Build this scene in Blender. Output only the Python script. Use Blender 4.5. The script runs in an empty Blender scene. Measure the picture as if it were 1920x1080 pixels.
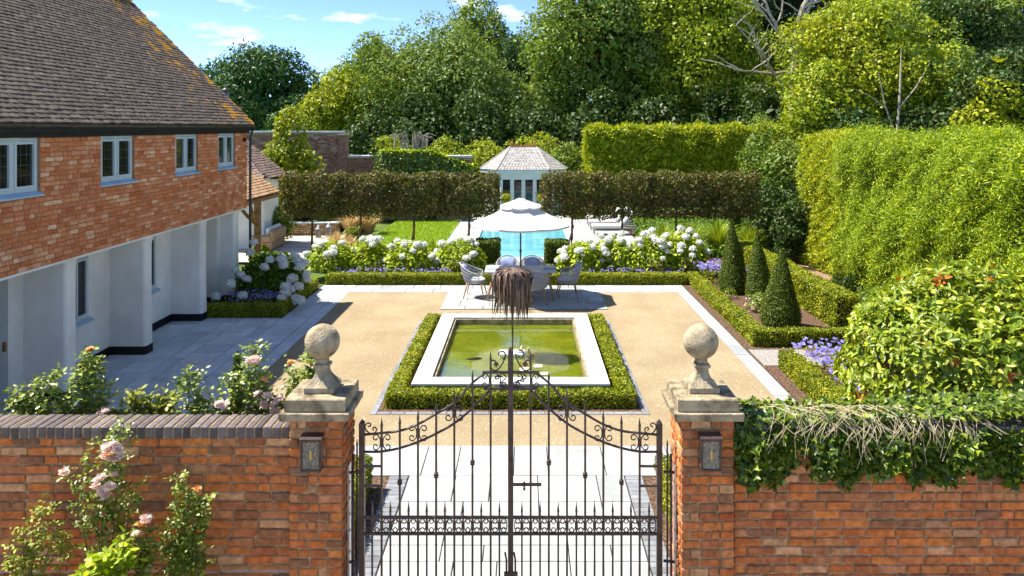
import bpy, bmesh, math, random
import numpy as np

S = bpy.context.scene
COL = S.collection
R = random.Random(11)
rng = np.random.default_rng(5)
rad = math.radians

# ------------------------------------------------------------------ camera, sky, sun, exposure
CAM_Z = 4.5
FPX = 1400.0                      # focal length in pixels of a 1920 px wide picture
VPX, VPY = 985.0, 238.0           # where the garden's long axis vanishes
cam_d = bpy.data.cameras.new('camera')
cam_d.sensor_width = 36.0
cam_d.lens = 36.0 * FPX / 1920.0
cam_d.shift_x = -(VPX - 960.0) / 1920.0
cam_d.shift_y = -(540.0 - VPY) / 1920.0
cam_d.clip_start = 0.1
cam_d.clip_end = 3000.0
cam = bpy.data.objects.new('camera', cam_d)
COL.objects.link(cam)
cam.location = (0, 0, CAM_Z)
cam.rotation_euler = (rad(90), 0, 0)
S.camera = cam

SUN_DIR = np.array([0.60, -0.13, -1.0])         # the way the light travels
SUN_DIR /= np.linalg.norm(SUN_DIR)
sun_el = math.asin(-SUN_DIR[2])
sun_az = math.atan2(-SUN_DIR[0], -SUN_DIR[1])   # compass angle of the sun, from +Y towards +X
w = bpy.data.worlds.new('World')
S.world = w
w.use_nodes = True
nt = w.node_tree
nt.nodes.clear()
def wn(t, **k):
    n = nt.nodes.new(t)
    for a, b in k.items():
        setattr(n, a, b)
    return n
sky = wn('ShaderNodeTexSky', sky_type='NISHITA', sun_disc=False)
sky.sun_elevation = sun_el
sky.sun_rotation = sun_az
sky.altitude = 100
sky.air_density = 0.31
sky.dust_density = 0.0
sky.ozone_density = 3.6
bg = wn('ShaderNodeBackground')
bg.inputs['Strength'].default_value = 0.15
out = wn('ShaderNodeOutputWorld')
tc = wn('ShaderNodeTexCoord')
mp = wn('ShaderNodeMapping')
mp.inputs['Scale'].default_value = (3.2, 3.2, 11.0)
mp.inputs['Location'].default_value = (3.1, 0.4, 0.35)
ns = wn('ShaderNodeTexNoise')
ns.inputs['Scale'].default_value = 3.1
ns.inputs['Detail'].default_value = 7
ns.inputs['Roughness'].default_value = 0.55
cr = wn('ShaderNodeValToRGB')
cr.color_ramp.elements[0].position = 0.57
cr.color_ramp.elements[1].position = 0.7
mx = wn('ShaderNodeMixRGB')
mx.inputs['Color2'].default_value = (3.3, 3.45, 3.7, 1)
nt.links.new(tc.outputs['Generated'], mp.inputs['Vector'])
nt.links.new(mp.outputs['Vector'], ns.inputs['Vector'])
nt.links.new(ns.outputs['Fac'], cr.inputs['Fac'])
nt.links.new(cr.outputs['Color'], mx.inputs['Fac'])
nt.links.new(sky.outputs['Color'], mx.inputs['Color1'])
nt.links.new(mx.outputs['Color'], bg.inputs['Color'])
nt.links.new(bg.outputs['Background'], out.inputs['Surface'])

sun_d = bpy.data.lights.new('sun', 'SUN')
sun_d.energy = 3.7
sun_d.angle = rad(0.53)
sun_d.color = (1.0, 0.95, 0.86)
sun = bpy.data.objects.new('sun', sun_d)
COL.objects.link(sun)
import mathutils
sun.rotation_euler = mathutils.Vector(SUN_DIR).to_track_quat('-Z', 'Y').to_euler()
sun.location = (-30, 5, 50)

vs = S.view_settings
vs.view_transform = 'Standard'
vs.look = 'None'
vs.exposure = 1.58
vs.gamma = 1.0
vs.use_curve_mapping = False
cy = S.cycles
cy.max_bounces = 6
cy.diffuse_bounces = 3
cy.glossy_bounces = 3
cy.transmission_bounces = 4
cy.transparent_max_bounces = 6
cy.caustics_reflective = False
cy.caustics_refractive = False
cy.use_denoising = True
cy.sample_clamp_indirect = 6

# ------------------------------------------------------------------ helpers
def ground(px, py, z=0.0):
    """the place on the level z that the photograph shows at a pixel"""
    s = (py - VPY) / (CAM_Z - z)
    return np.array([(px - VPX) / s, FPX / s, z])
def at(px, py, y):
    s = FPX / y
    return np.array([(px - VPX) / s, y, CAM_Z - (py - VPY) / s])
def seen(p, m=0):
    s = FPX / max(p[1], 0.3)
    x = VPX + p[0] * s
    y = VPY + (CAM_Z - p[2]) * s
    return p[1] > 0.5 and -m < x < 1920 + m and -m < y < 1080 + m

def lin(r, g, b):
    f = lambda c: (c / 255 / 12.92) if c / 255 <= 0.04045 else ((c / 255 + 0.055) / 1.055) ** 2.4
    return (f(r), f(g), f(b))

def wloc(o):
    v = mathutils.Vector((0, 0, 0))
    while o is not None:
        v += o.location
        o = o.parent
    return v

def tag(o, label=None, cat=None, group=None, kind=None):
    if label: o['label'] = label
    if cat: o['category'] = cat
    if group: o['group'] = group
    if kind: o['kind'] = kind
    return o

def thing(name, loc, label, cat, group=None, kind=None):
    o = bpy.data.objects.new(name, None)
    o.empty_display_size = 0.2
    COL.objects.link(o)
    o.location = [float(v) for v in loc]
    return tag(o, label, cat, group, kind)

def link(name, me, parent=None, mat=None, smooth=False):
    o = bpy.data.objects.new(name, me)
    COL.objects.link(o)
    o.parent = parent
    if mat is not None and not me.materials:
        me.materials.append(mat)
    if smooth:
        me.polygons.foreach_set('use_smooth', np.ones(len(me.polygons), dtype=bool))
    return o

def place(name, me, pos, parent=None, mat=None, rot=(0, 0, 0), scale=(1, 1, 1)):
    o = link(name, me, parent, mat)
    b = wloc(parent) if parent is not None else mathutils.Vector((0, 0, 0))
    o.location = mathutils.Vector([float(v) for v in pos]) - b
    o.rotation_euler = rot
    o.scale = scale
    return o

class MB:
    """collects shapes in world space, built as one mesh object"""
    def __init__(s):
        s.v = []; s.f = []; s.n = 0
    def add(s, v, f):
        v = np.asarray(v, float)
        s.v.append(v)
        s.f.extend([tuple(i + s.n for i in q) for q in f])
        s.n += len(v)
        return s
    def box(s, x0, x1, y0, y1, z0, z1):
        v = [(x0,y0,z0),(x1,y0,z0),(x1,y1,z0),(x0,y1,z0),(x0,y0,z1),(x1,y0,z1),(x1,y1,z1),(x0,y1,z1)]
        return s.add(v, [(0,3,2,1),(4,5,6,7),(0,1,5,4),(1,2,6,5),(2,3,7,6),(3,0,4,7)])
    def cbox(s, x0, x1, y0, y1, z0, z1, c=0.01):
        """box with chamfered edges"""
        bm = bmesh.new()
        bmesh.ops.create_cube(bm, size=1.0)
        for q in bm.verts:
            q.co = ((x0+x1)/2 + q.co.x*(x1-x0), (y0+y1)/2 + q.co.y*(y1-y0), (z0+z1)/2 + q.co.z*(z1-z0))
        bmesh.ops.bevel(bm, geom=bm.edges[:], offset=c, segments=1, affect='EDGES')
        bm.verts.index_update()
        s.add([q.co[:] for q in bm.verts], [tuple(q.index for q in f.verts) for f in bm.faces])
        bm.free()
        return s
    def tube(s, pts, rads, k=8, cap=True):
        v, f = tube_arrays(pts, rads, k, cap)
        return s.add(v, f)
    def lathe(s, c, prof, k=20, close=True):
        """prof: (radius, z) pairs, turned about the upright through c"""
        v = []; f = []
        for r, z in prof:
            for i in range(k):
                a = 2*math.pi*i/k
                v.append((c[0]+r*math.cos(a), c[1]+r*math.sin(a), c[2]+z))
        for j in range(len(prof)-1):
            for i in range(k):
                a = j*k+i; b = j*k+(i+1) % k
                f.append((a, b, b+k, a+k))
        if close:
            f.append(tuple(range(k))[::-1]); f.append(tuple(range((len(prof)-1)*k, len(prof)*k)))
        return s.add(v, f)
    def prism(s, poly, h0, h1, axis='z'):
        """outline (a,b pairs) pushed from h0 to h1 along an axis"""
        n = len(poly); v = []
        for h in (h0, h1):
            for a, b in poly:
                v.append({'z': (a, b, h), 'y': (a, h, b), 'x': (h, a, b)}[axis])
        f = [tuple(range(n))[::-1], tuple(range(n, 2*n))]
        f += [(i, (i+1) % n, n+(i+1) % n, n+i) for i in range(n)]
        return s.add(v, f)
    def build(s, name, mat, parent=None, smooth=False):
        b = np.array(wloc(parent)) if parent is not None else np.zeros(3)
        v = np.concatenate(s.v) - b
        me = bpy.data.meshes.new(name)
        me.from_pydata(v.tolist(), [], s.f)
        bm = bmesh.new(); bm.from_mesh(me)
        bmesh.ops.recalc_face_normals(bm, faces=bm.faces)
        bm.to_mesh(me); bm.free()
        return link(name, me, parent, mat, smooth)

def tube_arrays(pts, rads, k=8, cap=True):
    pts = np.asarray(pts, float)
    n = len(pts)
    if np.isscalar(rads): rads = [rads]*n
    t = np.gradient(pts, axis=0)
    t /= np.maximum(np.linalg.norm(t, axis=1)[:, None], 1e-9)
    ref = np.array([0.0, 0, 1]) if abs(t[0][2]) < 0.9 else np.array([1.0, 0, 0])
    v = []
    u = np.cross(t[0], ref); u /= np.linalg.norm(u)
    ang = np.arange(k)*2*math.pi/k
    for i in range(n):
        u = u - t[i]*np.dot(u, t[i]); u /= max(np.linalg.norm(u), 1e-9)
        b = np.cross(t[i], u)
        v.append(pts[i] + rads[i]*(np.cos(ang)[:, None]*u + np.sin(ang)[:, None]*b))
    f = []
    for j in range(n-1):
        for i in range(k):
            a = j*k+i; b2 = j*k+(i+1) % k
            f.append((a, b2, b2+k, a+k))
    if cap:
        f.append(tuple(range(k))[::-1]); f.append(tuple(range((n-1)*k, n*k)))
    return np.concatenate(v), f

def copy_tree(o, parent=None):
    c = o.copy()
    COL.objects.link(c)
    c.parent = parent
    for ch in list(o.children):
        copy_tree(ch, c)
    return c

# ---- many leaves in one mesh
def fast_mesh(name, V, Q, mat, parent=None, rnd=None, smooth=False):
    b = np.array(wloc(parent)) if parent is not None else np.zeros(3)
    V = (V - b).astype(np.float32)
    me = bpy.data.meshes.new(name)
    me.vertices.add(len(V))
    me.vertices.foreach_set('co', V.ravel())
    k = Q.shape[1]
    me.loops.add(Q.size)
    me.loops.foreach_set('vertex_index', Q.astype(np.int32).ravel())
    me.polygons.add(len(Q))
    me.polygons.foreach_set('loop_start', (np.arange(len(Q))*k).astype(np.int32))
    if rnd is not None:
        a = me.attributes.new('rnd', 'FLOAT', 'POINT')
        a.data.foreach_set('value', rnd.astype(np.float32))
    me.update(calc_edges=True)
    o = link(name, me, parent, mat, smooth)
    return o

def unit(a):
    return a / np.maximum(np.linalg.norm(a, axis=1)[:, None], 1e-9)

def leaf_arrays(P, N, L, W, jn=0.6, droop=0.0, fold=0.12, big=False, T=None, rnd=None, curl=0.0, shape=(.30, .46, .68, .40)):
    """a leaf at each point P, turned about the outward normal N; L, W length and width (arrays or numbers)"""
    n = len(P)
    L = np.broadcast_to(np.asarray(L, float), (n,))[:, None]*(0.7 + 0.6*rng.random((n, 1)))
    W = np.broadcast_to(np.asarray(W, float), (n,))[:, None]*(0.7 + 0.6*rng.random((n, 1)))
    nn = unit(N + jn*rng.normal(size=(n, 3)))
    if T is None:
        T = rng.normal(size=(n, 3))
    T = T + np.array([0, 0, -droop])
    t = T - nn*np.sum(T*nn, axis=1)[:, None]
    t = unit(t)
    b = np.cross(nn, t)
    if not big:
        V = np.stack([P, P + t*L*0.45 + b*W*0.5 + nn*fold*W, P + t*L - nn*curl*L, P + t*L*0.45 - b*W*0.5 + nn*fold*W], axis=1)
        Q = np.arange(n*4).reshape(n, 4)
        m = 4
    else:
        V = np.stack([P, P + t*L*shape[0] + b*W*shape[1] + nn*fold*W, P + t*L*shape[2] + b*W*shape[3] + nn*(fold*W - curl*L*0.3), P + t*L - nn*curl*L,
                      P + t*L*shape[2] - b*W*shape[3] + nn*(fold*W - curl*L*0.3), P + t*L*shape[0] - b*W*shape[1] + nn*fold*W], axis=1)
        i = np.arange(n)[:, None]*6
        Q = np.concatenate([i + np.array([[0, 1, 2, 3]]), i + np.array([[0, 3, 4, 5]])])
        m = 6
    if rnd is None:
        rnd = rng.random(n)
    return V.reshape(-1, 3), Q, np.repeat(rnd, m)

def leaves(name, P, N, L, W, mat, parent=None, **k):
    V, Q, r = leaf_arrays(P, N, L, W, **k)
    return fast_mesh(name, V, Q, mat, parent, r)

def wob(P, amp, freq, seed=0):
    """smooth pseudo-random number for each point"""
    q = np.random.default_rng(100 + seed)
    a = np.zeros(len(P))
    for k in range(5):
        d = q.normal(size=3)*freq*(1 + 0.5*k)
        a += np.sin(P @ d + q.random()*6.28)/(1 + 0.4*k)
    return amp*a/2.2

# ------------------------------------------------------------------ materials
MATS = {}
def mat(name, c1, c2=None, c3=None, scale=4.0, detail=5, rough=0.75, bump=0.0, bscale=30.0, rnd=None, spec=0.25, metal=0.0,
        trans=0.0, attr=False, lo=0.35, hi=0.65, hue=0.0, tcol=None, coat=0.0, big=None):
    """c1/c2 mixed by noise in place; rnd: list of colours, one per object or per loose piece; attr: per-leaf number instead"""
    m = bpy.data.materials.new(name)
    MATS[name] = m
    m.use_nodes = True
    t = m.node_tree; t.nodes.clear()
    L = t.links.new
    def N(ty, **k):
        n = t.nodes.new(ty)
        for a, b in k.items():
            setattr(n, a, b)
        return n
    o = N('ShaderNodeOutputMaterial')
    p = N('ShaderNodeBsdfPrincipled')
    p.inputs['Roughness'].default_value = rough
    p.inputs['Metallic'].default_value = metal
    p.inputs['Specular IOR Level'].default_value = spec
    p.inputs['Coat Weight'].default_value = coat
    g = N('ShaderNodeNewGeometry')
    base = None
    if c2 is not None:
        ns = N('ShaderNodeTexNoise')
        ns.inputs['Scale'].default_value = scale
        ns.inputs['Detail'].default_value = detail
        ns.inputs['Roughness'].default_value = 0.6
        L(g.outputs['Position'], ns.inputs['Vector'])
        r = N('ShaderNodeValToRGB')
        r.color_ramp.elements[0].position = lo
        r.color_ramp.elements[1].position = hi
        r.color_ramp.elements[0].color = (*c1, 1)
        r.color_ramp.elements[1].color = (*c2, 1)
        if c3 is not None:
            e = r.color_ramp.elements.new((lo + hi)/2)
            e.color = (*c3, 1)
        L(ns.outputs['Fac'], r.inputs['Fac'])
        base = r.outputs['Color']
    fac = None
    if rnd is not None:
        if attr:
            a = N('ShaderNodeAttribute'); a.attribute_name = 'rnd'
            fac = a.outputs['Fac']
        else:
            oi = N('ShaderNodeObjectInfo')
            ad = N('ShaderNodeMath', operation='MULTIPLY_ADD')
            ad.inputs[1].default_value = 7.13
            fr = N('ShaderNodeMath', operation='FRACT')
            L(oi.outputs['Random'], ad.inputs[0])
            L(g.outputs['Random Per Island'], ad.inputs[2])
            L(ad.outputs[0], fr.inputs[0])
            fac = fr.outputs[0]
        r2 = N('ShaderNodeValToRGB')
        els = r2.color_ramp.elements
        while len(els) > 1: els.remove(els[-1])
        els[0].position = 0; els[0].color = (*rnd[0], 1)
        for i, c in enumerate(rnd[1:]):
            e = els.new((i + 1)/max(1, len(rnd) - 1)); e.color = (*c, 1)
        if not attr:
            r2.color_ramp.interpolation = 'LINEAR'
        L(fac, r2.inputs['Fac'])
        if base is None:
            base = r2.outputs['Color']
        else:
            mm = N('ShaderNodeMixRGB', blend_type='MULTIPLY')
            mm.inputs['Fac'].default_value = 1.0
            L(r2.outputs['Color'], mm.inputs['Color1']); L(base, mm.inputs['Color2'])
            base = mm.outputs['Color']
    if big is not None and base is not None:      # broad patches of wear and dirt: (darkest factor, scale)
        nb_ = N('ShaderNodeTexNoise'); nb_.inputs['Scale'].default_value = big[1]; nb_.inputs['Detail'].default_value = 5
        L(g.outputs['Position'], nb_.inputs['Vector'])
        r3 = N('ShaderNodeValToRGB'); r3.color_ramp.elements[0].position = .36; r3.color_ramp.elements[1].position = .6
        r3.color_ramp.elements[0].color = (big[0], big[0]*.98, big[0]*.95, 1); r3.color_ramp.elements[1].color = (1, 1, 1, 1)
        L(nb_.outputs['Fac'], r3.inputs['Fac'])
        mm = N('ShaderNodeMixRGB', blend_type='MULTIPLY'); mm.inputs['Fac'].default_value = 1
        L(base, mm.inputs['Color1']); L(r3.outputs['Color'], mm.inputs['Color2']); base = mm.outputs['Color']
    if base is None:
        p.inputs['Base Color'].default_value = (*c1, 1)
    else:
        L(base, p.inputs['Base Color'])
    if bump:
        nb = N('ShaderNodeTexNoise')
        nb.inputs['Scale'].default_value = bscale
        nb.inputs['Detail'].default_value = 6
        L(g.outputs['Position'], nb.inputs['Vector'])
        b = N('ShaderNodeBump')
        b.inputs['Strength'].default_value = bump
        b.inputs['Distance'].default_value = 0.02
        L(nb.outputs['Fac'], b.inputs['Height'])
        L(b.outputs['Normal'], p.inputs['Normal'])
    sh = p.outputs['BSDF']
    if trans:
        tr = N('ShaderNodeBsdfTranslucent')
        if base is not None and tcol is None:
            L(base, tr.inputs['Color'])
        elif tcol is not None and base is not None:
            mm = N('ShaderNodeMixRGB', blend_type='MULTIPLY'); mm.inputs['Fac'].default_value = 1
            mm.inputs['Color2'].default_value = (*tcol, 1)
            L(base, mm.inputs['Color1']); L(mm.outputs['Color'], tr.inputs['Color'])
        else:
            tr.inputs['Color'].default_value = (*c1, 1)
        ms = N('ShaderNodeMixShader'); ms.inputs['Fac'].default_value = trans
        L(sh, ms.inputs[1]); L(tr.outputs['BSDF'], ms.inputs[2])
        sh = ms.outputs['Shader']
    L(sh, o.inputs['Surface'])
    return m

def leafmat(name, cols, trans=0.3, rough=0.5, spec=0.3, tcol=(1.5, 1.4, 0.6), k=(1.5, 1.42, 0.9)):
    if tcol[2] > .7: k = (1, 1, 1)          # petals and dry stuff keep their colour
    cols = [(c[0]*k[0], c[1]*k[1], c[2]*k[2]) for c in cols]
    if tcol[2] < .7:                        # dark and bright twins of each colour paint sun-and-shade contrast
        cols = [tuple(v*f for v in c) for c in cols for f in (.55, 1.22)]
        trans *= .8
    return mat(name, cols[0], None, rnd=cols, attr=True, rough=rough, spec=spec, trans=trans, tcol=tcol)

ONE = (1, 1, 1)
# a plain material set; mottling, stains and grain come from noise in place
brick_old = mat('brick_old', (0.74, 0.72, 0.68), (1.62, 1.72, 1.8), c3=(1.2, 1.18, 1.12), scale=15, detail=9, lo=0.3, hi=0.72, rough=0.9, bump=0.5, bscale=70, spec=0.1,
                rnd=[lin(160,98,62), lin(194,112,60), lin(164,102,70), lin(202,122,62), lin(140,98,70), lin(192,104,52), lin(180,124,84), lin(164,88,52), lin(200,152,110), lin(142,98,70), lin(196,114,58), lin(170,102,62), lin(122,92,72), lin(186,108,56), lin(150,96,68), lin(184,120,76)])
brick_house = mat('brick_house', (0.88, 0.85, 0.8), (1.42, 1.44, 1.44), scale=26, detail=6, lo=0.32, hi=0.62, rough=0.9, bump=0.4, bscale=80, spec=0.1,
                  rnd=[lin(184,114,74), lin(194,124,80), lin(174,102,64), lin(196,136,92), lin(188,108,60), lin(206,154,114), lin(178,112,76), lin(190,116,70), lin(168,94,56), lin(196,130,86), lin(212,172,136), lin(186,114,72)])
mortar = mat('mortar', lin(130,104,78), lin(186,156,120), scale=14, rough=0.95, bump=0.5, bscale=120, spec=0.1)
mortar_house = mat('mortar_house', lin(150,102,70), lin(180,138,104), scale=14, rough=0.95, bump=0.3, bscale=120, spec=0.1)
brick_blue = mat('brick_blue', (0.7, 0.7, 0.72), (1.2, 1.2, 1.2), scale=25, rough=0.55, bump=0.25, bscale=60, spec=0.35,
                 rnd=[lin(84,76,76), lin(106,96,92), lin(72,66,66), lin(122,112,106), lin(92,82,78)])
far_brick = mat('far_brick', lin(120,84,72), lin(172,132,112), c3=lin(140,100,84), scale=9, detail=8, rough=0.95, bump=0.4, bscale=18)
stone = mat('stone', lin(96,86,70), lin(186,172,144), c3=lin(158,144,118), scale=9, detail=9, lo=0.28, hi=0.7, rough=0.95, bump=0.6, bscale=55, spec=0.1)
cap_stone = mat('cap_stone', lin(64,56,46), lin(180,164,134), c3=lin(140,126,102), scale=7, detail=9, lo=0.3, hi=0.62, rough=0.95, bump=0.7, bscale=60, spec=0.1)
white_wall = mat('white_wall', lin(228,226,214), lin(240,238,226), scale=2.0, big=(.9, .8), rough=0.9, bump=0.15, bscale=60, spec=0.15)
black_paint = mat('black_paint', lin(22,20,20), lin(36,33,32), scale=6, rough=0.6)
fascia_m = mat('fascia_paint', lin(26,24,22), lin(40,36,30), scale=3, rough=0.55)
gutter_m = mat('gutter_plastic', lin(24,24,26), lin(44,42,40), scale=5, rough=0.35, spec=0.5)
frame_m = mat('window_paint', lin(178,192,190), lin(192,204,202), scale=3, rough=0.45, spec=0.4)
sill_m = mat('sill_paint', lin(150,178,196), lin(172,196,208), scale=3, rough=0.4, spec=0.4)
glass_m = mat('window_glass', lin(12,14,13), lin(30,32,28), scale=1.2, rough=0.04, spec=0.9)
lead_m = mat('lead_bars', lin(60,64,66), lin(90,94,96), scale=9, rough=0.5, metal=0.4)
curtain_m = mat('curtain', lin(190,186,176), lin(214,210,200), scale=8, rough=0.9)
slab_m = mat('slab_stone', (0.86, 0.88, 0.9), (1.06, 1.06, 1.05), scale=5, detail=8, rough=0.8, bump=0.12, bscale=40, spec=0.2,
             big=(.84, 1.5), rnd=[lin(186,192,192), lin(206,210,208), lin(176,183,185), lin(212,215,213), lin(194,199,199)])
path_m = mat('path_stone', (0.9, 0.9, 0.9), (1.05, 1.05, 1.05), scale=5, detail=8, rough=0.8, bump=0.1, bscale=40, spec=0.2,
             big=(.86, 1.7), rnd=[lin(162,165,164), lin(176,178,175), lin(152,156,157), lin(184,185,183)])
joint_m = mat('joint_sand', lin(48,50,52), lin(76,76,74), scale=20, rough=0.95)
kerb_m = mat('kerb_stone', (0.8, 0.8, 0.8), (1.1, 1.1, 1.1), scale=12, rough=0.9, bump=0.3, bscale=60, rnd=[lin(120,122,126), lin(140,142,146), lin(110,112,116)])
gravel_m = mat('gravel_sand', lin(138,122,98), lin(194,178,148), c3=lin(172,153,121), scale=38, detail=9, lo=0.28, hi=0.72, rough=0.95, bump=0.9, bscale=150, spec=0.1, big=(.84, .9))
soil_m = mat('bark_soil', lin(56,44,34), lin(138,110,86), c3=lin(92,70,54), scale=24, detail=8, rough=0.95, bump=1.0, bscale=60)
bark_path_m = mat('bark_path', lin(104,82,66), lin(176,146,122), c3=lin(142,114,94), scale=18, detail=8, rough=0.95, bump=0.9, bscale=50)
lawn_m = mat('lawn_green', lin(84,112,26), lin(132,158,44), scale=3, detail=8, rough=0.9, bump=0.5, bscale=90)
grass_far = mat('rough_grass', lin(58,78,24), lin(92,112,40), scale=1.2, detail=8, rough=0.95, bump=0.5, bscale=20)
iron = mat('gate_iron', lin(60,48,46), lin(84,70,66), scale=16, rough=0.42, spec=0.5, metal=0.25, bump=0.1, bscale=90)
steel = mat('bright_steel', lin(180,184,190), lin(208,210,214), scale=9, rough=0.35, metal=0.8)
oak = mat('oak_timber', lin(128,88,50), lin(186,142,92), scale=6, detail=8, rough=0.8, bump=0.4, bscale=30)
deck_m = mat('deck_boards', (0.85, 0.85, 0.85), (1.1, 1.1, 1.1), scale=9, rough=0.85, rnd=[lin(196,184,170), lin(176,164,150), lin(206,196,184)])
bark_m = mat('bark', lin(66,54,42), lin(116,98,78), scale=9, detail=8, rough=0.95, bump=0.8, bscale=25)
pale_bark = mat('pale_bark', lin(132,120,104), lin(196,184,164), scale=6, detail=8, rough=0.9, bump=0.5, bscale=20)
cane_m = mat('green_cane', lin(84,92,40), lin(138,128,70), scale=12, rough=0.7)
straw_m = mat('straw', lin(196,176,132), lin(226,212,176), scale=12, rough=0.8, trans=0.2)
core_m = mat('core_shade_paint', lin(26,28,14), lin(44,44,22), scale=12, detail=6, rough=1.0, bump=0.6, bscale=40, spec=0.0)  # near-black colour paints the shade deep inside hedges and topiary

box_leaf = leafmat('box_leaves', [lin(88,104,22), lin(124,136,28), lin(104,120,30), lin(150,154,40), lin(78,94,24), lin(136,142,34)])
yew_leaf = leafmat('yew_leaves', [lin(56,74,20), lin(80,98,26), lin(66,86,24), lin(98,110,32)], trans=0.2)
conifer_leaf = leafmat('cypress_sprays', [lin(90,116,18), lin(136,156,28), lin(112,140,24), lin(166,178,48), lin(72,100,20)], trans=0.3)
gold_leaf = leafmat('golden_sprays', [lin(122,138,18), lin(156,162,26), lin(106,130,22), lin(176,174,36), lin(92,118,22)], trans=0.3)
beech_leaf = leafmat('copper_beech_leaves', [lin(66,48,42), lin(76,88,36), lin(90,68,50), lin(84,94,40), lin(64,80,30), lin(124,104,98), lin(92,106,38), lin(96,76,56), lin(60,76,30), lin(80,92,36)], trans=0.35, rough=0.5, spec=0.3)
hyd_leaf = leafmat('hydrangea_leaves', [lin(110,134,24), lin(140,160,32), lin(124,148,30), lin(160,172,44)], trans=0.35)
hyd_leaf_b = leafmat('hydrangea_green', [lin(64,96,32), lin(84,118,38), lin(74,104,36), lin(104,134,44)], trans=0.35)
petal_m = leafmat('white_petals', [lin(234,235,226), lin(242,242,236), lin(226,232,214), lin(244,244,240)], trans=0.3, tcol=(1, 1, 0.95))
violet_m = leafmat('violet_petals', [lin(112,106,196), lin(138,130,212), lin(172,164,226), lin(98,90,180)], trans=0.25, tcol=(1, 1, 1.1))
rose_petal = leafmat('rose_petals', [lin(248,228,216), lin(250,236,226), lin(246,216,206), lin(250,240,230)], trans=0.5, tcol=(1.0, .95, .95))
amber_petal = leafmat('amber_petals', [lin(240,180,110), lin(244,200,140), lin(236,160,90)], trans=0.25, tcol=(1.1, 1, .8))
rose_leaf = leafmat('rose_leaves', [lin(76,98,38), lin(104,124,46), lin(120,138,70), lin(88,108,40), lin(140,148,60)], trans=0.3, rough=0.38, spec=0.5)
ivy_leaf = leafmat('ivy_leaves', [lin(60,84,30), lin(92,114,36), lin(76,100,36), lin(124,138,48), lin(52,72,30)], trans=0.25, rough=0.35, spec=0.5)
bush_leaf = leafmat('glossy_leaves', [lin(88,110,34), lin(128,146,44), lin(108,132,44), lin(150,160,70), lin(96,120,36), lin(148,156,48), lin(124,140,46)], trans=0.3, rough=0.4, spec=0.4)
red_leaf = leafmat('red_young_leaves', [lin(170,84,44), lin(190,110,60), lin(150,70,44)], trans=0.35, rough=0.3, spec=0.5)
fern_m = leafmat('dead_fronds', [lin(84,64,54), lin(120,98,86), lin(146,124,110), lin(104,78,64), lin(70,54,48), lin(168,148,134)], trans=0.1, rough=0.6, tcol=(1, 1, 1))
grass_blade = leafmat('grass_blades', [lin(116,138,44), lin(140,156,60), lin(98,120,40)], trans=0.3)
tan_blade = leafmat('tan_grass', [lin(196,168,112), lin(214,190,140), lin(178,148,92)], trans=0.3, tcol=(1, 1, .9))
# ------------------------------------------------------------------ the ground and its pavings
def sheet(name, x0, x1, y0, y1, z, m, th=0.04, label=None, kind='structure', parent=None):
    o = MB().box(x0, x1, y0, y1, z - th, z).build(name, m, parent)
    if parent is None: tag(o, label, None, None, kind)
    return o

sheet('bounce_driveway', -14, 14, -8, 5.9, -.03, gravel_m, .05, 'unseen pale gravel drive added before the gate to bounce light onto the wall')  # out of view, put in to bounce warm light onto the front wall
g = MB().add([(-900, -40, -0.09), (900, -40, -0.09), (900, 1600, -0.09), (-900, 1600, -0.09)], [(0, 1, 2, 3)]).build('ground', grass_far)
tag(g, 'rough grass ground reaching to the horizon', kind='structure')
HX = -7.3                       # brick face of the house
gravel = sheet('gravel_yard', -4.79, 4.15, 6.4, 20.3, 0.0, gravel_m, 0.05, 'golden gravel courtyard around the pond')
patio = sheet('patio', -8.3, -4.78, 5.9, 21.25, -0.012, joint_m, 0.05, 'blue grey paved patio beside the house')
cross_walk = sheet('garden_walk', -4.78, 4.45, 20.3, 21.2, -0.012, joint_m, 0.05, 'pale paved walk along the far box hedge')
dine_terrace = sheet('dining_terrace', -2.1, 2.04, 18.38, 20.3, 0.004, joint_m, 0.03, 'pale paved terrace under the dining table')
side_walk = sheet('edging_walk', 4.15, 4.45, 6.4, 20.3, -0.012, joint_m, 0.05, 'narrow white paved strip along the right beds')
gate_path = sheet('gate_path', -1.5, 1.28, 5.2, 9.6, 0.003, joint_m, 0.05, 'white paved path running in from the gate')
gate_cross = sheet('gate_threshold', -2.7, 2.45, 9.6, 10.5, 0.003, joint_m, 0.05, 'white paved band across the head of the gate path')

SLABS = {}
def slab_mesh(wd, ln, m, th=0.045, c=0.006):
    k = (round(wd, 3), round(ln, 3), m.name)
    if k not in SLABS:
        b = MB().cbox(-wd/2, wd/2, -ln/2, ln/2, -th, 0, c)
        o = b.build('slab_pattern', m)
        SLABS[k] = o.data
        bpy.data.objects.remove(o)
    return SLABS[k]
def slab(x0, x1, y0, y1, z, m, parent, gap=0.011, name='paving_slab', th=0.045):
    me = slab_mesh(x1 - x0 - gap, y1 - y0 - gap, m, th)
    o = place(name, me, ((x0+x1)/2, (y0+y1)/2, z + R.uniform(-0.0015, 0.0015)), parent)
    o.rotation_euler = (R.uniform(-.0012, .0012), R.uniform(-.0012, .0012), 0)
    return o
def slab_columns(xs, y0, y1, z, m, parent, lens=(0.3, 0.45, 0.6, 0.9), skip=None, gap=.015):
    for a, b in zip(xs[:-1], xs[1:]):
        y = y0
        last = None
        while y < y1 - 1e-6:
            l = R.choice([q for q in lens if q != last]); last = l
            if y1 - (y + l) < 0.16: l = y1 - y
            l = min(l, y1 - y)
            if not (skip and skip((a+b)/2, y + l/2)):
                slab(a, b, y, y + l, z, m, parent, gap)
            y += l
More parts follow.
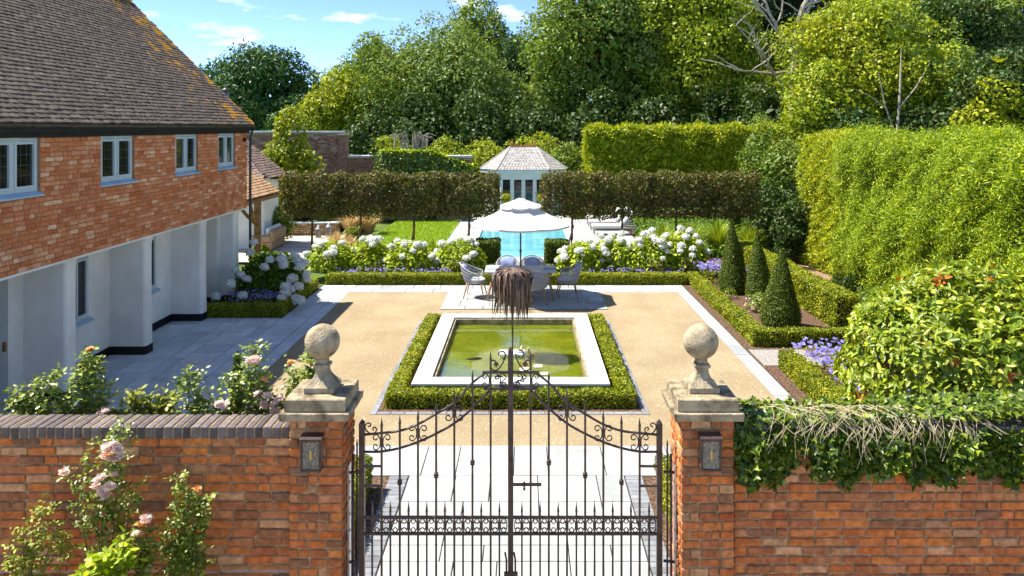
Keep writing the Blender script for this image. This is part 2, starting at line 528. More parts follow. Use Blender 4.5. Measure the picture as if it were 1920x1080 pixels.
def slab_rows(ys, x0, x1, z, m, parent, lens=(0.6, 0.75, 0.9), skip=None):
    for a, b in zip(ys[:-1], ys[1:]):
        x = x0; last = None
        while x < x1 - 1e-6:
            l = R.choice([q for q in lens if q != last]); last = l
            if x1 - (x + l) < 0.25: l = x1 - x
            l = min(l, x1 - x)
            if not (skip and skip(x + l/2, (a+b)/2)):
                slab(x, x + l, a, b, z, m, parent)
            x += l
slab_columns([-8.22, -7.5, -6.92, -6.63, -6.0, -5.73], 6.6, 17.58, 0.006, slab_m, patio)
slab_columns([-5.73, -5.09, -4.78], 6.6, 21.2, 0.006, slab_m, patio)
slab_rows([20.3, 20.75, 21.2], -4.78, 4.45, 0.006, path_m, cross_walk)
slab_rows([18.38, 18.68, 19.28, 19.58, 20.0, 20.3], -2.1, 2.04, 0.022, path_m, dine_terrace, lens=(0.45, 0.6, 0.75, 0.9))
slab_columns([4.15, 4.45], 6.5, 20.3, 0.006, path_m, side_walk, lens=(0.6, 0.9, 0.75))
slab_rows([9.6, 10.5], -2.7, 2.45, 0.022, path_m, gate_cross, lens=(0.45, 0.6, 0.75, 0.9))
slab_rows([6.9, 7.15, 7.7, 8.0, 8.5, 8.93, 9.6], -1.49, 1.27, 0.022, path_m, gate_path, lens=(0.45, 0.6, 0.75, 0.9))

# grey sett edging, soil strips
def kerb_run(parent, x0, x1, y0, y1, z, step=0.22, name='kerb_block'):
    if x1 - x0 > y1 - y0:
        n = max(1, round((x1-x0)/step))
        for i in range(n): slab(x0+(x1-x0)*i/n, x0+(x1-x0)*(i+1)/n, y0, y1, z, kerb_m, parent, 0.006, name, 0.06)
    else:
        n = max(1, round((y1-y0)/step))
        for i in range(n): slab(x0, x1, y0+(y1-y0)*i/n, y0+(y1-y0)*(i+1)/n, z, kerb_m, parent, 0.006, name, 0.06)
pe = thing('pond_edging', (-0.25, 11.7, 0), 'grey stone edging set flush in the gravel round the pond hedge', 'edging')
kerb_run(pe, -2.44, -2.33, 11.67, 17.4, 0.012)
kerb_run(pe, 1.84, 1.95, 11.67, 17.3, 0.012)
kerb_run(pe, -2.33, 1.84, 11.67, 11.78, 0.012)
pl = thing('path_edging', (-1.7, 7, 0), 'grey stone setts along the left of the gate path', 'edging')
kerb_run(pl, -1.74, -1.5, 6.9, 9.59, 0.02, 0.1)
pr = thing('path_edging', (1.4, 7, 0), 'grey stone setts along the right of the gate path', 'edging')
kerb_run(pr, 1.28, 1.5, 6.9, 9.59, 0.02, 0.1)

for nm, a in (('soil_bed', (-2.33, 1.84, 11.78, 17.3)), ('soil_bed', (-2.6, -1.75, 6.7, 9.58)), ('soil_bed', (1.5, 2.3, 6.7, 9.58))):
    sheet(nm, *a, 0.006, soil_m, 0.03, 'dark soil under a low hedge')
sheet('soil_bed', -8.2, -5.73, 17.58, 20.9, 0.004, soil_m, 0.04, 'soil bed at the end of the patio')
sheet('soil_bed', -5.0, -2.0, 5.9, 6.59, 0.004, soil_m, 0.04, 'soil bed')
sheet('soil_bed', 4.46, 7.4, 5.9, 21.2, 0.004, soil_m, 0.06, 'brown bark soil bed with cone topiary')
sheet('soil_bed', -5.72, 7.4, 21.21, 24.9, 0.004, soil_m, 0.06, 'soil bed of the white hydrangeas')
sheet('bark_path', 7.4, 14.0, 5.9, 27.0, 0.0, bark_path_m, 0.06, 'brown bark path along the tall hedge')
sheet('bark_bed', 4.3, 14.0, 24.9, 40.0, -0.004, soil_m, 0.06, 'planted bed beyond the loungers')
wg = sheet('white_gravel', 4.5, 5.6, 14.05, 15.05, 0.012, mat('white_chippings', lin(96,90,84), lin(196,190,182), scale=60, detail=6, rough=0.9, bump=0.8, bscale=120), 0.03, 'white stone chippings beside the flowers')

# loose stones on the gravel: too many to count
n = 17000
P = np.stack([rng.uniform(-4.7, 4.1, n), 6.6 + 13.6*rng.random(n)**1.3, np.zeros(n)], 1)
ok = ~((P[:, 0] > -2.5) & (P[:, 0] < 2.0) & (P[:, 1] > 11.6) & (P[:, 1] < 17.5)) & ~((abs(P[:, 0] + .1) < 2.7) & (P[:, 1] < 10.6)) & ~((abs(P[:, 0]) < 2.15) & (P[:, 1] > 18.3))
P = P[ok]; n = len(P)
sz = rng.uniform(0.005, 0.013, n)
base = np.array([(1, 0, 0), (0, 1, 0), (-1, 0, 0), (0, -1, 0), (0, 0, .8)], float)
a = rng.random(n)*6.28
V = np.einsum('n,kc->nkc', sz, base)*(0.7+0.6*rng.random((n, 5, 1)))
c, s_ = np.cos(a)[:, None], np.sin(a)[:, None]
V = np.stack([V[..., 0]*c - V[..., 1]*s_, V[..., 0]*s_ + V[..., 1]*c, V[..., 2]], -1) + P[:, None, :]
Q = (np.arange(n)[:, None, None]*5 + np.array([[0, 1, 4], [1, 2, 4], [2, 3, 4], [3, 0, 4]])[None]).reshape(-1, 3)
st = fast_mesh('gravel', V.reshape(-1, 3), Q, mat('gravel_stones', lin(206,176,126), rnd=[lin(124,104,78), lin(206,188,154), lin(176,152,116), lin(222,210,186), lin(92,78,62), lin(190,168,130)], attr=True, rough=0.9), None, np.repeat(rng.random(n), 5))
tag(st, 'loose golden gravel stones scattered over the courtyard', 'gravel', kind='stuff')

# ------------------------------------------------------------------ bricks
BR = {}
def brick_template(seed, ln, h=0.063, d=0.03):
    """a brick seen from outside: x along, -y outwards, chamfered and slightly knocked about"""
    q = random.Random(seed)
    j = lambda s=0.003: q.uniform(-s, s)
    v = []
    cut = [q.uniform(.004, .014) for _ in range(4)]
    jit = [(j(), j(.0025)) for _ in range(8)]
    for (y, ins) in ((d, 0.0), (0.007, 0.0), (0.0, 0.008)):
        k = 0
        for c_, (sx, sz_) in zip(cut, ((-1, -1), (1, -1), (1, 1), (-1, 1))):
            pr = [(c_, 0), (0, c_)] if sx*sz_ < 0 else [(0, c_), (c_, 0)]
            for ax, az in pr:
                v.append((sx*(ln/2 - ins - ax) + jit[k][0], y + (j(0.002) if y < d else 0), sz_*(h/2 - ins - az) + jit[k][1])); k += 1
    f = [tuple(range(16, 24))]
    for r in (0, 8):
        for i in range(8):
            f.append((r+i, r+(i+1) % 8, r+8+(i+1) % 8, r+8+i))
    return v, f
def brick_mesh(var, m):
    k = (var, m.name)
    if k not in BR:
        v, f = brick_template(var, 0.215)
        me = bpy.data.meshes.new('brick'); me.from_pydata(v, [], f)
        bm = bmesh.new(); bm.from_mesh(me); bmesh.ops.recalc_face_normals(bm, faces=bm.faces); bm.to_mesh(me); bm.free()
        me.materials.append(m); BR[k] = me
    return BR[k]
def lay_bricks(parent, cells, m, limit=300, name='brick', rest='brickwork', lift=0.004):
    """cells: (centre xyz, length, height, turn about z). The largest in the picture are objects, the rest one mesh"""
    def size(c):
        p = c[0]
        return (1000 if seen(p, 10) else 0) + 1.0/max(p[1], .5)
    cells = sorted(cells, key=size, reverse=True)
    for c, ln, h, rz in cells[:limit]:
        o = place(name, brick_mesh(R.randrange(8), m), c, parent, None, (R.uniform(-.008, .008), R.uniform(-.006, .006), rz + R.uniform(-.008, .008)), (ln/0.215, 1, h/0.063))
        dn = (math.sin(rz), -math.cos(rz)); l = R.uniform(-lift, lift)
        o.location.x += dn[0]*l; o.location.y += dn[1]*l
    if len(cells) > limit:
        b = MB()
        for c, ln, h, rz in cells[limit:]:
            v, f = brick_template(R.randrange(8), ln, h)
            v = np.array(v); l = R.uniform(-lift, lift); v[:, 1] += l
            cs, sn = math.cos(rz), math.sin(rz)
            w_ = np.stack([v[:, 0]*cs - v[:, 1]*sn, v[:, 0]*sn + v[:, 1]*cs, v[:, 2]], 1) + np.asarray(c)
            b.add(w_, f)
        o = b.build(rest, m, parent); o['kind'] = 'stuff'
def course_cells(u0, u1, z0, nc, pitch=0.075, holes=(), header=0.25, bond=0.225):
    """(u centre, z centre, length) for courses of bricks, cut round the holes (ua, ub, za, zb)"""
    res = []
    for k in range(nc):
        zc = z0 + pitch*(k + 0.5)
        free = [(u0, u1)]
        for ua, ub, za, zb in holes:
            if za < zc < zb:
                nf = []
                for a, b in free:
                    if ub <= a or ua >= b: nf.append((a, b)); continue
                    if ua > a: nf.append((a, ua))
                    if ub < b: nf.append((ub, b))
                free = nf
        for a, b in free:
            u = a
            first = (bond/2 if k % 2 else bond)
            l = first*R.uniform(.9, 1.08)
            while u < b - 0.02:
                if b - (u + l) < 0.06: l = b - u
                l = min(l, b - u)
                res.append((u + l/2, zc, l - 0.014))
                u += l
                l = bond*R.uniform(.94, 1.05) if R.random() > header else bond/2*R.uniform(.92, 1.1)
    return res

# ------------------------------------------------------------------ the house
house = thing('brick_house', (-8.2, 19.6, 0), 'long brick and white rendered house with a steep mossy tiled roof on the left', 'house')
Y0, Y1 = 6.5, 19.6
ZB, ZW, ZT = 2.39, 3.53, 4.34
wins = [(9.6, 11.25, 3), (12.86, 13.96, 2), (15.6, 16.67, 2), (17.77, 18.8, 2)]
b = MB().box(HX-.3, HX-.013, Y0, Y1-.015, ZB, ZW-.06)
ys = [Y0] + [v for a, c, _ in wins for v in (a, c)] + [Y1-.015]
for i in range(0, len(ys), 2):
    b.box(HX-.3, HX-.013, ys[i], ys[i+1], ZW-.06, ZT)
b.box(HX-3.3, HX-.3, Y1-.25, Y1-.015, 0, 4.4)
b.build('wall_core', mortar_house, house)
gb = MB().prism([(HX-.3, 4.4), (HX-6.2, 4.4), (HX-3.2, 7.5)], Y1-.25, Y1-.02, 'y').build('gable_wall', brick_house, house)
holes = [(a, c, ZW-.07, 9) for a, c, _ in wins]
cells = [((HX, u, z), l, 0.064, rad(90)) for u, z, l in course_cells(Y0, Y1, ZB, 26, 0.075, holes, 0.2)]
lay_bricks(house, cells, brick_house, 300, lift=0.003)
# soffit strip under the brickwork
MB().box(HX-.95, HX-.02, Y0, Y1, ZB-.04, ZB-.004).build('soffit', white_wall, house)
# recessed ground floor
MB().box(HX-1.2, HX-.9, Y0, Y1-.26, 0, ZB-.04).build('recess_wall', white_wall, house)
MB().box(HX-.9, HX-.885, Y0, Y1-.26, 0.0, .17).build('plinth', black_paint, house)
def pier(y0, y1, xi):
    """a rendered pier with rounded outer corners, a little wider at the foot, on a black plinth"""
    xo = HX - .2
    def outline(e, r=.07):
        p = [(xi, y0-e)]
        for i in range(6):
            a = -math.pi/2 + i*math.pi/10
            p.append((xo+e-r+r*math.cos(a), y0-e+r+r*math.sin(a)))
        for i in range(6):
            a = i*math.pi/10
            p.append((xo+e-r+r*math.cos(a), y1+e-r+r*math.sin(a)))
        p.append((xi, y1+e))
        return p
    v = []; zs = [(.17, .012), (.5, .006), (1.4, 0), (ZB-.25, 0), (ZB-.045, .02)]
    m = len(outline(0))
    for z, e in zs:
        v += [(x, y, z) for x, y in outline(e)]
    f = []
    for k in range(len(zs)-1):
        for i in range(m):
            f.append((k*m+i, k*m+(i+1) % m, (k+1)*m+(i+1) % m, (k+1)*m+i))
    f.append(tuple(range((len(zs)-1)*m, len(zs)*m)))
    p = MB().add(v, f).build('pier', white_wall, house)
    MB().prism(outline(.018), 0, .168).build('pier_plinth', black_paint, p)
for y0 in (7.1, 9.65, 12.2, 14.74, 17.3):
    pier(y0, y0+.3, HX-.9)
pier(19.25, 19.58, HX-.55)
MB().box(HX-.9, HX-.55, 19.0, 19.58, .17, ZB-.045).build('recess_return', white_wall, house)

def casement(parent, y0, y1, z0, z1, n, xf, rows=4, sill=True, sill_mat=None):
    """a window in a wall facing +x: outer frame > sashes, panes, lead bars, sill"""
    b = MB(); t = .045
    b.box(xf-.07, xf, y0, y1, z1-t, z1).box(xf-.07, xf, y0, y1, z0, z0+t)
    b.box(xf-.07, xf, y0, y0+t, z0+t, z1-t).box(xf-.07, xf, y1-t, y1, z0+t, z1-t)
    for i in range(1, n):
        y = y0+(y1-y0)*i/n
        b.box(xf-.07, xf, y-.03, y+.03, z0+t, z1-t)
    w_ = b.build('window', frame_m, parent)
    for i in range(n):
        a = y0+(y1-y0)*i/n + (t if i == 0 else .03) + .004
        c = y0+(y1-y0)*(i+1)/n - (t if i == n-1 else .03) - .004
        s = .042; za, zb = z0+t+.004, z1-t-.004
        q = MB()
        x0, x1 = xf-.05, xf+.012
        q.box(x0, x1, a, c, zb-s, zb).box(x0, x1, a, c, za, za+s).box(x0, x1, a, a+s, za+s, zb-s).box(x0, x1, c-s, c, za+s, zb-s)
        q.build('sash', frame_m, w_)
        MB().box(xf-.03, xf-.022, a+s-.002, c-s+.002, za+s-.002, zb-s+.002).build('pane', glass_m, w_)
        l = MB()
        for k in range(1, 3):
            y = a+s+(c-a-2*s)*k/3
            l.box(xf-.0215, xf-.0185, y-.004, y+.004, za+s, zb-s)
        for k in range(1, rows):
            z = za+s+(zb-za-2*s)*k/rows
            l.box(xf-.0213, xf-.0187, a+s, c-s, z-.004, z+.004)
        l.build('lead_bars', lead_m, w_)
    if sill:
        MB().prism([(xf-.09, z0-.075), (xf+.085, z0-.075), (xf+.085, z0-.05), (xf, z0-.003), (xf-.09, z0-.003)], y0-.05, y1+.05, 'y').build('sill', sill_mat or sill_m, w_)
    return w_
for a, c, n in wins:
    casement(house, a+.004, c-.004, ZW+.01, ZT-.004, n, HX-.05)
# ground floor windows and doors in the recess
casement(house, 13.1, 13.95, .95, 2.12, 2, HX-.86, 5)
casement(house, 15.75, 16.5, .95, 2.12, 2, HX-.86, 5)
d = MB().box(HX-.9, HX-.84, 10.7, 11.75, .05, 2.2).build('door', mat('door_paint', lin(150,160,156), lin(164,172,168), scale=2, rough=.5), house)
MB().box(HX-.839, HX-.83, 10.84, 11.55, .25, 2.05).build('door_glass', glass_m, d)
MB().box(HX-.838, HX-.8, 11.62, 11.66, 1.0, 1.14).build('handle', oak, d)
d = MB().box(HX-.9, HX-.85, 18.1, 18.85, .05, 2.15).build('door', mat('cream_paint', lin(206,200,178), lin(218,212,192), scale=2, rough=.6), house)
MB().box(HX-.849, HX-.8, 18.16, 18.2, 1.0, 1.05).build('handle', steel, d)
MB().box(HX-.02, HX+.03, Y0, Y1+.1, ZT+.002, 4.5).build('fascia', fascia_m, house)
# gutter: half round trough with joints
gx, gz = HX+.1, 4.545
prof = [(gx+.062*math.cos(a), gz+.062*math.sin(a)) for a in np.linspace(math.pi, 2*math.pi, 9)]
prof += [(gx+.055*math.cos(a), gz+.055*math.sin(a)) for a in np.linspace(2*math.pi, math.pi, 9)]
gt = MB().prism(prof, Y0, Y1+.16, 'y').build('gutter', gutter_m, house)
for y in np.arange(7.2, 19.7, 0.92):
    MB().prism([(gx+.068*math.cos(a), gz+.068*math.sin(a)) for a in np.linspace(math.pi, 2*math.pi, 9)] + [(gx+.063, gz+.004), (gx-.068, gz+.004)], y-.02, y+.02, 'y').build('gutter_bracket', gutter_m, gt)
dp = MB().tube([(gx, Y1+.08, gz-.06), (gx, Y1+.08, gz-.16), (HX+.06, Y1+.05, gz-.32), (HX+.06, Y1+.05, 2.5), (HX+.06, Y1+.05, .05)], .034, 10)
dp.build('downpipe', gutter_m, house, True)
MB().tube([(HX+.07, Y1-.35, 4.02), (HX+.17, Y1-.3, 3.98), (HX+.2, Y1+.02, 4.08)], .012, 6).build('wall_bracket', iron, house)
MB().cbox(HX, HX+.06, Y1-.3, Y1-.22, 4.12, 4.22, .008).build('alarm_box', black_paint, house)

# roof
EX, EZ = HX+.13, 4.55          # eaves line
RX, RZ = -10.5, 7.86           # ridge line
sl = math.hypot(EX-RX, RZ-EZ)
up = np.array([(RX-EX)/sl, 0, (RZ-EZ)/sl]); nr = np.array([(RZ-EZ)/sl, 0, (EX-RX)/sl])
YR0, YR1 = 6.5, Y1+.14
rf = MB().prism([(EX-.03, EZ-.05), (RX, RZ-.05), (2*RX-EX, EZ-.05), (2*RX-EX, EZ-.13), (RX, RZ-.15), (EX-.03, EZ-.13)], YR0, YR1-.06, 'y').build('roof', fascia_m, house)
MB().box(RX-.13, RX+.13, YR0, YR1, RZ-.02, RZ+.02).build('ridge_bed', cap_stone, rf)
tile_mat = mat('roof_tiles', (0.42, 0.38, 0.34), (0.94, 0.88, 0.82), scale=11, detail=8, lo=.3, hi=.66, rough=.9, bump=.4, bscale=60, spec=.12,
               rnd=[lin(112,103,95), lin(126,116,107), lin(104,96,89), lin(118,107,96), lin(132,122,112), lin(108,100,93), lin(120,105,93), lin(102,94,88), lin(128,118,110)])
# orange lichen: grows in patches, thickest by the verge
t = tile_mat.node_tree; pr_ = [q for q in t.nodes if q.type == 'BSDF_PRINCIPLED'][0]
src = pr_.inputs['Base Color'].links[0].from_socket
ge = t.nodes.new('ShaderNodeNewGeometry'); sx = t.nodes.new('ShaderNodeSeparateXYZ'); t.links.new(ge.outputs['Position'], sx.inputs[0])
ln_ = t.nodes.new('ShaderNodeTexNoise'); ln_.inputs['Scale'].default_value = 2.6; ln_.inputs['Detail'].default_value = 8; ln_.inputs['Roughness'].default_value = .68
t.links.new(ge.outputs['Position'], ln_.inputs['Vector'])
mr = t.nodes.new('ShaderNodeMapRange'); mr.inputs['From Min'].default_value = 15.5; mr.inputs['From Max'].default_value = 19.7
mr.inputs['To Min'].default_value = -.16; mr.inputs['To Max'].default_value = .085
t.links.new(sx.outputs['Y'], mr.inputs['Value'])
ad = t.nodes.new('ShaderNodeMath'); ad.operation = 'ADD'; t.links.new(ln_.outputs['Fac'], ad.inputs[0]); t.links.new(mr.outputs['Result'], ad.inputs[1])
lr = t.nodes.new('ShaderNodeValToRGB'); lr.color_ramp.elements[0].position = .565; lr.color_ramp.elements[1].position = .63
t.links.new(ad.outputs[0], lr.inputs['Fac'])
mxl = t.nodes.new('ShaderNodeMixRGB'); mxl.inputs['Color2'].default_value = (*lin(186,132,28), 1)
t.links.new(lr.outputs['Color'], mxl.inputs['Fac']); t.links.new(src, mxl.inputs['Color1']); t.links.new(mxl.outputs['Color'], pr_.inputs['Base Color'])

def tile_template(wd=.1735, ln=.2, th=.03, cam_=.003):
    v = []
    for yy in (0, ln):                      # local: x along the eaves, y up the slope, z out
        for xx, h in ((-.5, 0), (0, cam_), (.5, 0)):
            v.append((xx*wd, yy, th + h))
    for xx, h in ((-.5, 0), (0, cam_), (.5, 0)):
        v.append((xx*wd, 0, h - .004))
    v += [(-.5*wd, ln, 0), (.5*wd, ln, 0)]
    return np.array(v), [(0, 1, 4, 3), (1, 2, 5, 4), (6, 7, 1, 0), (7, 8, 2, 1), (0, 3, 9, 6), (2, 8, 10, 5)]
TV, TF = tile_template()
def tile_rows(e0, e_dir, up_, nr_, length, slope, gauge=.1, wd=.17, stop=None):
    """places for plain tiles on a roof plane: (origin, basis)"""
    out_ = []
    for k in range(int(slope/gauge)):
        y = wd/2 + (wd/2 if k % 2 else 0) - .02
        while y < length:
            o_ = e0 + e_dir*(y + R.uniform(-.006, .006)) + up_*(k*gauge + R.uniform(-.009, .007)) + nr_*R.uniform(0, .005)
            if stop is None or not stop(o_):
                tilt = .11 + R.uniform(-.02, .03)     # the tail kicks out over the tile below
                roll = R.uniform(-.022, .022); yaw = R.uniform(-.03, .03)
                a = e_dir + up_*yaw + nr_*roll; a /= np.linalg.norm(a)
                u_ = up_ - a*np.dot(up_, a); u_ = u_ - nr_*tilt; u_ /= np.linalg.norm(u_)
                out_.append((o_ + nr_*.022, a, u_, np.cross(a, u_)))
            y += wd + R.uniform(0, .004)
    return out_
def lay_tiles(parent, tiles, m, limit=300, name='roof_tile', rest='tile_rows'):
    def size(c):
        p = c[0]
        return (1000 if seen(p, 6) else 0) + 1.0/max(p[1], .5)
    tiles = sorted(tiles, key=size, reverse=True)
    if limit:
        me = bpy.data.meshes.new('roof_tile'); me.from_pydata(TV.tolist(), [], TF); me.materials.append(m)
        bm = bmesh.new(); bm.from_mesh(me); bmesh.ops.recalc_face_normals(bm, faces=bm.faces); bm.to_mesh(me); bm.free()
        for o_, a, u_, n_ in tiles[:limit]:
            rot = mathutils.Matrix(((a[0], u_[0], n_[0]), (a[1], u_[1], n_[1]), (a[2], u_[2], n_[2]))).to_euler()
            place(name, me, o_, parent, None, rot)
    b = MB()
    for o_, a, u_, n_ in tiles[limit:]:
        b.add(o_ + TV @ np.stack([a, u_, n_]), TF)
    if b.n:
        o = b.build(rest, m, parent); o['kind'] = 'stuff'
e_dir = np.array([0, 1.0, 0])
lay_tiles(rf, tile_rows(np.array([EX, YR0, EZ]) - nr*.02, e_dir, up, nr, YR1-YR0, sl), tile_mat)
for i, y in enumerate(np.arange(YR0+.2, YR1, .32)):
    MB().tube([(RX, y-.16, RZ+.0), (RX, y+.15, RZ+.0)], .11, 12).build('ridge_tile', tile_mat, rf)
# ------------------------------------------------------------------ the front wall, pillars and gate
WY = 6.14
def front_wall(x0, x1, label, holes=()):
    wl = thing('brick_wall', ((x0+x1)/2, WY+.11, 0), label, 'wall')
    MB().box(x0, x1, WY+.012, WY+.22, 0, 1.944).build('wall_core', mortar, wl)
    cells = [((u, WY, z), l, .062, 0) for u, z, l in course_cells(x0, x1, .0, 26, .0748, (), .18)]
    lay_bricks(wl, cells, brick_old, 300, lift=.006)
    n = int((x1-x0)/.0735)
    me = None
    for i in range(n):
        x = x0 + (i+.5)*(x1-x0)/n
        if me is None:
            o = MB().cbox(-.0305, .0305, -.135, .135, 0, .098, .007).build('coping_pattern', brick_blue); me = o.data; bpy.data.objects.remove(o)
        place('coping_brick', me, (x, WY+.11, 1.946+R.uniform(-.003, .003)), wl, None, (0, R.uniform(-.01, .01), R.uniform(-.012, .012)))
    MB().box(x0, x1, WY-.018, WY+.235, 1.9455, 2.036).build('coping_mortar', mortar, wl)
    return wl
front_wall(-6.0, -1.925, 'old red brick garden wall with dark brick coping left of the gate')
front_wall(1.712, 6.6, 'old red brick garden wall under the ivy right of the gate')

PYC = 6.31
def pillar(xc, side, wlabel):
    h = .222
    p = thing('gate_pillar', (xc, PYC, 0), wlabel, 'pillar')
    MB().box(xc-h+.012, xc+h-.012, PYC-h+.012, PYC+h-.012, 0, 2.108).build('pillar_core', mortar, p)
    cells = []
    cc = lambda a, b: course_cells(a, b, 0, 28, .0753, (), .3, .16)
    cells += [((u, PYC-h, z), l, .062, 0) for u, z, l in cc(xc-h, xc+h)]
    front = cells; cells = []
    inner = 1 if side < 0 else -1
    s1 = [((xc+inner*h, u, z), l, .062, inner*rad(90)) for u, z, l in cc(PYC-h+.031, PYC+h)]
    s2 = [((xc-inner*h, u, z), l, .062, -inner*rad(90)) for u, z, l in cc(PYC-h+.031, PYC+h) if z > 2.04 or True]
    lay_bricks(p, front + s1, brick_old, 300, lift=.004)
    lay_bricks(p, s2, brick_old, 0, lift=.004)
    def sq(z, e, yc=PYC): return [(xc-e, yc-e, z), (xc+e, yc-e, z), (xc+e, yc+e, z), (xc-e, yc+e, z)]
    def stack(name, prof, m, par):
        v = []; f = []
        for z, e in prof: v += sq(z, e)
        for k in range(len(prof)-1):
            for i in range(4):
                f.append((4*k+i, 4*k+(i+1) % 4, 4*k+4+(i+1) % 4, 4*k+4+i))
        f.append((3, 2, 1, 0)); f.append(tuple(range(4*len(prof)-4, 4*len(prof))))
        return MB().add(v, f).build(name, m, par)
    stack('cornice', [(2.11, .23), (2.116, .272), (2.122, .278), (2.176, .284), (2.182, .279)], cap_stone, p)
    stack('cap_block', [(2.184, .243), (2.19, .249), (2.278, .247), (2.286, .24)], cap_stone, p)
    fin = thing('ball_finial', (xc-.005, PYC, 2.2855), ('weathered stone ball finial on flared base on the %s gate pillar' % ('left' if side < 0 else 'right')), 'finial', 'stone balls on the gate pillars')
    pro = [(2.288, .12), (2.292, .125), (2.332, .125), (2.336, .122)]
    for k in range(9):
        q = k/8
        pro.append((2.338+.135*q, .048 + .07*(1-q)**2.1))
    pro += [(2.477, .05), (2.48, .062), (2.5, .066), (2.508, .06), (2.512, .045), (2.548, .042)]
    stack('finial_base', pro, stone, fin)
    bm = bmesh.new(); bmesh.ops.create_icosphere(bm, subdivisions=4, radius=.146)
    for v in bm.verts:
        n = v.co.normalized()
        v.co += n*(.0016*math.sin(n.x*9+2)*math.sin(n.y*8)*math.sin(n.z*7+1) + R.uniform(-.0006, .0006))
    me = bpy.data.meshes.new('ball'); bm.to_mesh(me); bm.free()
    ball = link('ball', me, fin, stone, True)
    ball.location = (0, 0, 2.688-2.2855)
    return p
pillar(-1.711, -1, 'square brick gate pillar with stone cap left of the gate')
pillar(1.487, 1, 'square brick gate pillar with stone cap right of the gate')

lamp_glass = mat('hammered_glass', lin(96,88,74), lin(168,158,138), scale=60, detail=6, rough=.25, bump=1.0, bscale=90, spec=.6)
def wall_lamp(xc, zc, label):
    y1 = PYC-.222-.004
    l = thing('wall_lantern', (xc, y1, zc), label, 'lantern', 'lanterns on the gate pillars')
    w_, h, d = .074, .125, .1
    f = MB()
    f.box(xc-w_, xc+w_, y1-.012, y1, zc-h, zc+h)
    for sx in (-1, 1):
        f.box(xc+sx*w_-.008, xc+sx*w_+.008, y1-d, y1-d+.016, zc-h+.013, zc+h-.013)
        f.box(xc+sx*w_-.006, xc+sx*w_+.006, y1-d+.016, y1-.012, zc-h, zc-h+.016)
    f.box(xc-w_-.009, xc+w_+.009, y1-d-.003, y1-d+.015, zc-h-.002, zc-h+.013).box(xc-w_-.009, xc+w_+.009, y1-d-.003, y1-d+.015, zc+h-.013, zc+h+.002)
    f.build('frame', iron, l)
    MB().prism([(y1-.0125, zc+h+.002), (y1-d-.012, zc+h+.002), (y1-d-.012, zc+h+.012), (y1-.05, zc+h+.028), (y1-.0125, zc+h+.028)], xc-w_-.014, xc+w_+.014, 'x').build('hood', iron, l)
    MB().box(xc-w_+.009, xc+w_-.009, y1-d+.005, y1-d+.009, zc-h+.014, zc+h-.014).build('pane', lamp_glass, l)
    for sx in (-1, 1):
        MB().box(xc+sx*w_-.002, xc+sx*w_+.002, y1-d+.017, y1-.013, zc-h+.017, zc+h-.014).build('pane', lamp_glass, l)
    MB().lathe((xc, y1-d+.003, zc-.03), [(.008, 0), (.01, .02), (.011, .05), (.004, .075)], 8).build('bulb', mat('bulb_amber', lin(214,168,96), rough=.3), l)
wall_lamp(-1.722, 4.5-(858-238)/235, 'small black box lantern with rippled glass on the left pillar')
wall_lamp(1.492, 4.5-(857-238)/235, 'small black box lantern with rippled glass on the right pillar')

# ---- gate
GY = 6.31
gz_ = lambda py: 4.5 - (py-238)/ (1400/GY)
def spiral(c, r0, r1, a0, turns, n=22, sgn=1):
    return [(c[0]+(r0+(r1-r0)*t)*math.cos(a0+sgn*turns*2*math.pi*t), GY, c[1]+(r0+(r1-r0)*t)*math.sin(a0+sgn*turns*2*math.pi*t)) for t in np.linspace(0, 1, n)]
def c_scroll(cx, cz, h, wd, face):
    """a C with curled ends, its back at cx, opening towards face"""
    pts = []
    r = h*.21
    top = [(r*(1-.55*t)*math.cos(-math.pi*.35 - t*1.6*math.pi + math.pi), r*(1-.55*t)*math.sin(-math.pi*.35 - t*1.6*math.pi + math.pi)) for t in np.linspace(1, 0, 13)]
    for x, z in top: pts.append((x + wd*.62, z + h*.28))
    for t in np.linspace(0, 1, 9)[1:-1]:
        z = h*.36*(1-2*t); pts.append((wd*.12*(1 - math.sin(math.pi*t)), z))
    for x, z in top[::-1]: pts.append((x + wd*.62, -(z + h*.28)))
    return [(cx + face*x, GY, cz + z) for x, z in pts]
def s_scroll(p0, p1, bulge, r):
    a = np.array(p0); b_ = np.array(p1); d = b_-a; n = np.array([-d[1], d[0]]); pts = []
    s0 = [a + r*(1-.5*t)*np.array([math.cos(q), math.sin(q)]) for t, q in zip(np.linspace(1, 0, 12), np.linspace(5.2, .2, 12))]
    s1 = [b_ - r*(1-.5*t)*np.array([math.cos(q), math.sin(q)]) for t, q in zip(np.linspace(0, 1, 12), np.linspace(.2, 5.2, 12))]
    mid = [s0[-1]*(1-t) + s1[0]*t + n*bulge*math.sin(2*math.pi*t) for t in np.linspace(0, 1, 8)[1:-1]]
    return [(p[0], GY, p[1]) for p in s0 + mid + s1]
bars_top = [782, 776.8, 768, 750, 727.5, 693.5, 657]
up_y = [815, 812, 807.7, 795.6, 776, 754.8, 718, 699]
lo_y = [847, 846.6, 840, 828.7, 813, 793.7, 765.5, 731]
def smooth_line(xs, zs, n=40):
    # Catmull-Rom through the points
    P = [np.array((x, GY, z)) for x, z in zip(xs, zs)]
    P = [2*P[0]-P[1]] + P + [2*P[-1]-P[-2]]
    o_ = []
    m = len(P)-3
    for i in range(m):
        for t in np.linspace(0, 1, max(2, n//m), endpoint=False):
            a, b_, c, d = P[i], P[i+1], P[i+2], P[i+3]
            o_.append(.5*(2*b_ + (c-a)*t + (2*a-5*b_+4*c-d)*t*t + (3*b_-a-3*c+d)*t**3))
    o_.append(P[-2])
    return o_
XC = -.124
